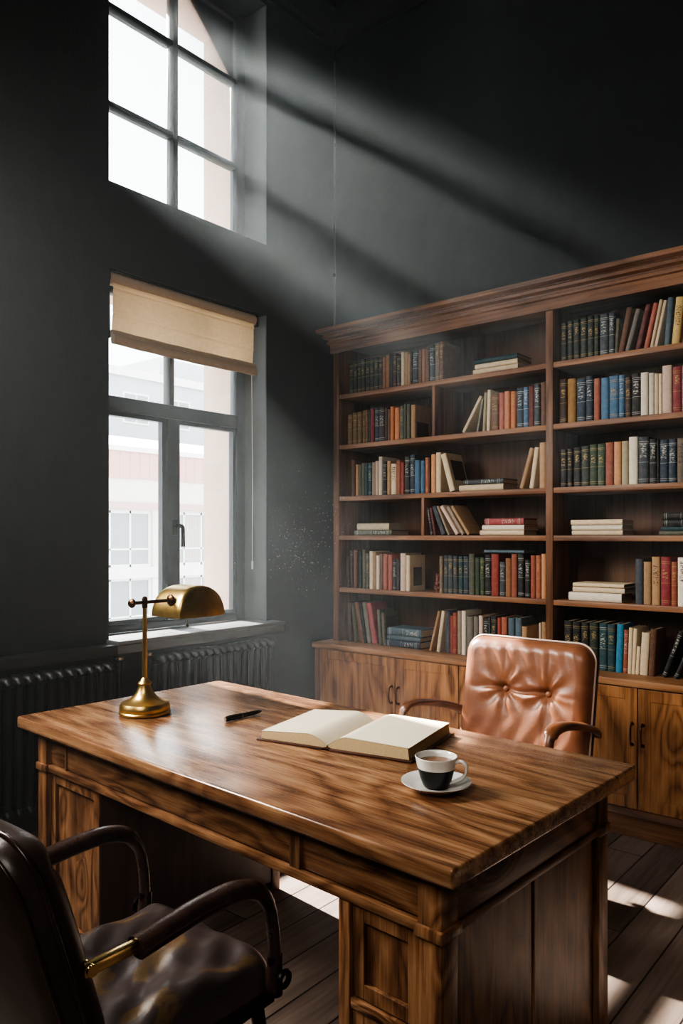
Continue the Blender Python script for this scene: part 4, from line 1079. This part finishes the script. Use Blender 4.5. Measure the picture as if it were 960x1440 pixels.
for bx in (-.112, .080):
    m = MB(); m.lathe([(0, -.004), (.010, -.003), (.0125, .001), (.009, .005), (0, .0065)], (0, 0, 0), 16, Matrix.Translation((bx, .030, .285)) @ Matrix.Rotation(-PI/2, 4, 'X'))
    m.build('button', M['tan'], cu, smooth=50)
m = MB(); m.tube(outline3(BW+.004, BHt+.004, .077, .003), .0042, 8, closed=True, up=(0, 1, 0)); place(m.build('piping', M['piping'], tan, smooth=60, label='pale piping round the back'))
place(shell(BW-.004, BHt, .074, .058, .012).build('back_shell', M['tan_dark'], tan, smooth=50, label='black leather back shell'))
def seatfn(x, z, q): return (.004*math.sin(x*23+z*31)+.003*math.sin(x*47-z*38)-.006*math.exp(-((x)/.012)**2))*q
def seat(par, w, d, ztop, mat, y0, th=.07, fn=seatfn):
    s = cushion(w, d, .06, th, .06, fn, rings=34, step=.012).build('seat_cushion', mat, par, smooth=60)
    # local z -> forward (+y), local y -> up
    s.matrix_basis = Matrix(((1, 0, 0, 0), (0, 0, 1, y0), (0, 1, 0, ztop-th), (0, 0, 0, 1)))
    return s
seat(tan, .53, .50, .475, M['tan'], -.20)
m = MB(); m.rbox(-.25, .25, -.20, .27, .375, .403, .012); m.build('seat_pan', M['tan_dark'], tan, smooth=40)
for sx in (-1, 1):
    X = sx*.318
    pts = smoothpath([(X*.86, .10, .392), (X*.98, .17, .40), (X, .205, .46), (X, .215, .56), (X, .212, .64), (X, .185, .688), (X, .11, .699), (X, 0, .683), (X, -.12, .655), (X, -.21, .628), (X*.985, -.245, .612), (X*.97, -.255, .595)], 6)
    n = len(pts); rr_ = [(.013 if i < n*.42 else .018) for i in range(n)]
    m = MB(); m.sweep(pts, lambda i: [(1.45*rr_[i]*math.cos(2*PI*j/12), .80*rr_[i]*math.sin(2*PI*j/12)) for j in range(12)], up=(1, 0, 0) if False else (0, 0, 1)); m.build('arm', M['arm_tan'], tan, smooth=60)
def swivel_base(par, r=.30):
    m = MB(); m.tube([(0, 0, .11), (0, 0, .376)], .028, 16); m.lathe([(0, .355), (.10, .36), (.12, .376), (0, .376)], seg=20); m.build('gas_column', M['black_metal'], par, smooth=40)
    for k in range(5):
        a = 2*PI*k/5 + .3; c, s = math.cos(a), math.sin(a)
        m = MB(); m.tube([(c*.02, s*.02, .125), (c*r*.5, s*r*.5, .105), (c*r, s*r, .078)], [.024, .019, .014], 10); leg = m.build('base_leg', M['black_metal'], par, smooth=40)
        m = MB(); m.lathe([(0, -.011), (.024, -.011), (.028, -.006), (.028, .006), (.024, .011), (0, .011)], (0, 0, 0), 16, Matrix.Translation((c*r, s*r, .0285)) @ Matrix.Rotation(a, 4, 'Z') @ Matrix.Rotation(PI/2, 4, 'X'))
        m.tube([(c*r, s*r, .03), (c*r, s*r, .08)], .007, 8); m.build('caster', M['black_metal'], leg, smooth=40)
swivel_base(tan)

# --- dark chair in front of the desk
dk = thing('office_chair', 'dark oxblood leather armchair with brass arm brackets in front of the desk', 'chair', (2.02, -3.10, 0), 0.0)
dtilt = math.radians(17)
def dplace(o): o.matrix_basis = Matrix.Translation((-.012, -.185, .425)) @ Matrix.Rotation(dtilt, 4, 'X'); return o
DBW, DBH = .455, .475
def darkfn(x, z, q): return (.003*math.sin(x*21+z*13)-.012*math.exp(-((z-DBH+.07)/.02)**2))*q
dplace(cushion(DBW, DBH, .085, .055, .05, darkfn).build('back_cushion', M['dark_leather'], dk, smooth=60))
dplace(shell(DBW+.006, DBH+.004, .086, .040, .016).build('back_shell', M['dark_leather'], dk, smooth=50))
m = MB(); m.tube(outline3(DBW+.008, DBH+.006, .088, .002), .005, 8, closed=True, up=(0, 1, 0)); m.tube(outline3(DBW+.004, DBH+.002, .086, -.034), .004, 8, closed=True, up=(0, 1, 0)); dplace(m.build('piping', M['dark_arm'], dk, smooth=60))
def seatfn2(x, z, q):
    return (.010*math.sin(x*17+z*9+1)*math.sin(z*15)+.006*math.sin(x*37-z*21)+.003*math.sin(x*71+z*53))*q
seat(dk, .44, .46, .475, M['seat_leather'], -.19, .075, seatfn2)
m = MB(); m.rbox(-.215, .215, -.19, .255, .365, .402, .012); m.build('seat_pan', M['dark_leather'], dk, smooth=40)
for sx in (-1, 1):
    X = sx*.235
    pts = smoothpath([(X, .222, .405), (X, .232, .47), (X, .228, .54), (X, .212, .60), (X, .172, .643), (X, .11, .660), (X, .03, .660), (X, -.05, .652), (X, -.125, .643)], 7)
    n = len(pts)
    def pr(i):
        f = i/(n-1); s = .0135 if f < .35 else .0135 + .0085*min(1, (f-.35)/.15)
        return [(1.25*s*math.cos(2*PI*j/14), .95*s*math.sin(2*PI*j/14)) for j in range(14)]
    m = MB(); m.sweep(pts, pr, up=(0, 0, 1)); a = m.build('arm', M['dark_arm'], dk, smooth=60)
    m = MB(); m.rbox(X-.008, X+.008, -.235, -.12, .636, .660, .004); m.tube([(X-.012, -.222, .648), (X+.013, -.222, .648)], .011, 12, up=(0, 0, 1)); m.build('arm_bracket', M['brass_bright'], a, smooth=40, label='brass arm bracket')
    m = MB(); m.tube([(X, .235, .392), (X, .235, .478)], .017, 12); m.lathe([(.010, -.004), (.020, -.004), (.022, 0), (.020, .004), (.010, .004)], (0, 0, 0), 16, Matrix.Translation((X+sx*.028, .235, .435)) @ Matrix.Rotation(PI/2, 4, 'Y')); m.build('arm_socket', M['black_metal'], a, smooth=40)
    m = MB(); m.tube([(X*.93, .24, .375), (X*.93, -.18, .362)], .010, 10, up=(0, 0, 1)); m.build('side_rail', M['black_metal'], dk, smooth=40)
    for y0, y1 in ((.20, .25), (-.16, -.25)):
        m = MB(); m.tube([(X*.90, y0, .38), (X*1.03, y1, .001)], [.016, .011], 12, up=(0, 1, 0)); m.build('leg', M['black_metal'], dk, smooth=40)

# ------------------------------------------------------------------ outside
m = MB(); m.box(-70, -.6, -30, 70, -6.2, -6.0); struct(m.build('ground', M['asphalt']), 'street outside the window', 'street')
b1 = thing('building', 'pale stucco building with red seamed band across the street', 'building', (-20, 0, -6))
Z0 = 6.0
def bpart(name, mat, *bx, par=None):
    m = MB()
    for q in bx: m.box(*q)
    return m.build(name, M[mat], par or b1)
# window rows leave real openings: wall built from bands and piers
rows = [(2.30, .25), (-.15, -2.2)]
ys_ = [4 + 3.3*k for k in range(10)]; WW = 2.62
bpart('facade_band', 'stucco', (-.35, 0, 0, 40, 2.60+Z0, 3.46+Z0)); bpart('cornice_band', 'pinkband', (-.35, .08, 0, 40, 2.36+Z0, 2.60+Z0))
bpart('facade_band', 'stucco', (-.35, 0, 0, 40, 2.30+Z0, 2.36+Z0)); bpart('string_course', 'stone_pale', (-.35, .10, 0, 40, -.15+Z0, .25+Z0))
bpart('facade_band', 'stone_pale', (-.35, 0, 0, 40, 0.0, -2.2+Z0)); bpart('red_cladding', 'fascia', (-.35, .06, 0, 40, 3.46+Z0, 4.42+Z0))
bpart('gutter', 'stone_pale', (-.35, .14, 0, 40, 4.42+Z0, 4.60+Z0))
m = MB(); m.prism([(.14, 4.60+Z0), (-9, 6.3+Z0), (-9, 4.4+Z0), (-.35, 4.4+Z0)], 'y', 0, 40); m.build('roof', M['roof_grey'], b1)
bpart('core', 'stone_pale', (-9, -.6, 0, 40, 0, 4.4+Z0))
for zt_, zb_ in rows:
    for k, y in enumerate(ys_):
        bpart('facade_pier', 'stucco' if zt_ > 1 else 'stone_pale', (-.35, 0, y+WW, y+3.3, zb_+Z0, zt_+Z0))
        w = bpart('window', 'bl_white', (-.22, -.14, y, y+.09, zb_+Z0, zt_+Z0), (-.22, -.14, y+WW-.09, y+WW, zb_+Z0, zt_+Z0), (-.22, -.14, y+.85, y+.92, zb_+Z0, zt_+Z0), (-.22, -.14, y+1.70, y+1.77, zb_+Z0, zt_+Z0), (-.22, -.14, y+.09, y+WW-.09, zt_-.1+Z0, zt_+Z0), (-.22, -.14, y+.09, y+WW-.09, zb_+Z0, zb_+.1+Z0), (-.22, -.14, y+.09, y+WW-.09, zb_+.62+Z0, zb_+.68+Z0))
        bpart('pane', 'bl_glass', (-.20, -.18, y+.09, y+WW-.09, zb_+.1+Z0, zt_-.1+Z0), par=w)
        if (k*7) % 3 < 2:
            m = MB(); m.grid(lambda u, v: (-.165+.02*math.sin(u*40), y+.95+.74*u if k % 2 else y+.12+.7*u, zb_+.12+(zt_-zb_-.24)*v+Z0), 30, 3); m.build('curtain', M['bl_curtain'], w, smooth=60)
bpart('facade_pier', 'stucco', (-.35, 0, 0, 4, -2.2+Z0, 2.3+Z0)); bpart('facade_pier', 'stucco', (-.35, 0, 37, 40, -2.2+Z0, 2.3+Z0))
b2 = thing('building', 'grey hazy block rising behind the building with the red band', 'building', (-36, 0, -6))
bpart('facade', 'bl_grey', (-10, 0, 8, 52, 0, 17.0), par=b2); bpart('parapet', 'stone_pale', (-10, .2, 8, 52, 17.0, 17.5), par=b2)
bpart('rooftop_room', 'bl_grey', (-8, -2, 27, 33, 17.5, 19.2), par=b2); bpart('chimney', 'pinkband', (-5, -4, 36, 37.2, 17.5, 19.4), par=b2); bpart('chimney', 'pinkband', (-5, -4, 23, 24, 17.5, 19.0), par=b2)
for zr in (11.2, 14.2):
    for k in range(13):
        y = 10+3.2*k
        w = bpart('window', 'bl_white', (0, .06, y, y+1.9, zr, zr+1.9), par=b2); bpart('pane', 'bl_glass', (.061, .08, y+.12, y+.9, zr+.12, zr+1.78), (.061, .08, y+1.0, y+1.78, zr+.12, zr+1.78), par=w)

# ------------------------------------------------------------------ haze and dust in the light
m = MB(); m.box(-.25, RX+.05, RY-.05, .05, -.05, CEIL+.05); hz = m.build('haze', M['haze'])
tag(hz, 'thin sunlit haze filling the room', 'haze', kind='stuff')
m = MB(); rd = random.Random(11)
for k in range(330):
    if k < 210: px, py = rd.gauss(420, 22), rd.gauss(772, 26)
    elif k < 270: px, py = rd.gauss(462, 14), rd.gauss(728, 20)
    else: px, py = rd.uniform(378, 520), rd.uniform(640, 830)
    p = EYE + sight(px, py).normalized()*rd.uniform(3.9, 5.0)
    if p.x < .06 or p.y > -.42: p = EYE + sight(px, py).normalized()*3.9
    r_ = rd.choice((.0010, .0014, .0011, .0020))
    v = [m.bm.verts.new(p+Vector(q)*r_) for q in ((1,0,0),(-1,0,0),(0,1,0),(0,-1,0),(0,0,1),(0,0,-1))]
    for f in ((0,2,4),(2,1,4),(1,3,4),(3,0,4),(2,0,5),(1,2,5),(3,1,5),(0,3,5)): m.face([v[i] for i in f])
tag(m.build('dust', M['dust']), 'specks of dust floating in the sunbeam beside the bookcase', 'dust', kind='stuff')

# ------------------------------------------------------------------ light
SUN_TO = Vector((-1.32, 0.13, 0.97)).normalized()
sl = bpy.data.lights.new('sun', 'SUN'); sl.energy = 70.0; sl.angle = math.radians(1.2); sl.color = (1.0, .955, .89)
so = bpy.data.objects.new('sun', sl); COL.objects.link(so); so.rotation_euler = SUN_TO.to_track_quat('Z', 'Y').to_euler()
so.location = (-8, 1, 8)
w = bpy.data.worlds.new('overcast_sky'); SC.world = w; w.use_nodes = True
bg = w.node_tree.nodes.get('Background') or w.node_tree.nodes.new('ShaderNodeBackground')
bg.inputs[0].default_value = (0.90, 0.96, 1.0, 1); bg.inputs[1].default_value = 8.0
for nm, (y0, y1, z0, z1) in (('lower_daylight', LOW), ('upper_daylight', UPP)):
    pl = bpy.data.lights.new(nm, 'AREA'); pl.shape = 'RECTANGLE'; pl.size = y1-y0+.1; pl.size_y = z1-z0+.05
    pl.cycles.is_portal = True
    po = bpy.data.objects.new(nm, pl); COL.objects.link(po); po.location = (-.58, (y0+y1)/2, (z0+z1)/2)
    po.rotation_euler = Vector((-1, 0, 0)).to_track_quat('Z', 'Y').to_euler()
# area lamps added out of frame to brighten desk and room; no window there
def area(nm, loc, target, sx, sy, e, col):
    l = bpy.data.lights.new(nm, 'AREA'); l.shape = 'RECTANGLE'; l.size = sx; l.size_y = sy; l.energy = e; l.spread = math.radians(100); l.color = col
    o = bpy.data.objects.new(nm, l); COL.objects.link(o); o.location = loc
    o.rotation_euler = (Vector(loc)-Vector(target)).to_track_quat('Z', 'Y').to_euler(); return o
area('desk_fill', (.12, -3.5, 2.3), (1.9, -2.0, .7), .7, 1.5, 115, (1.0, .95, .88))
area('room_fill', (3.3, -6.2, 4.0), (2.3, -.4, .3), 2.0, 1.6, 55, (1.0, .93, .85))

# ------------------------------------------------------------------ camera
cam = bpy.data.cameras.new('camera'); co = bpy.data.objects.new('camera', cam); COL.objects.link(co)
cam.sensor_fit = 'VERTICAL'; cam.sensor_height = 36.0; cam.sensor_width = 24.0
cam.lens = F/1440*36.0; cam.shift_y = (PY0-720)/1440.0; cam.shift_x = 0.0
cam.clip_start = .05; cam.clip_end = 200
co.location = EYE; co.rotation_euler = (PI/2, 0, YAW)
SC.camera = co

# ------------------------------------------------------------------ picture settings
SC.view_settings.view_transform = 'AgX'
try: SC.view_settings.look = 'AgX - High Contrast'
except Exception: pass
SC.view_settings.exposure = -0.75
cy = SC.cycles
cy.use_denoising = True
try: cy.denoiser = 'OPENIMAGEDENOISE'; cy.denoising_input_passes = 'RGB_ALBEDO_NORMAL'
except Exception: pass
cy.max_bounces = 8; cy.diffuse_bounces = 4; cy.glossy_bounces = 4; cy.transparent_max_bounces = 12; cy.volume_bounces = 1
cy.sample_clamp_indirect = 6.0; cy.caustics_reflective = False; cy.caustics_refractive = False
cy.use_adaptive_sampling = False
cy.volume_step_rate = 4.0; cy.volume_max_steps = 64
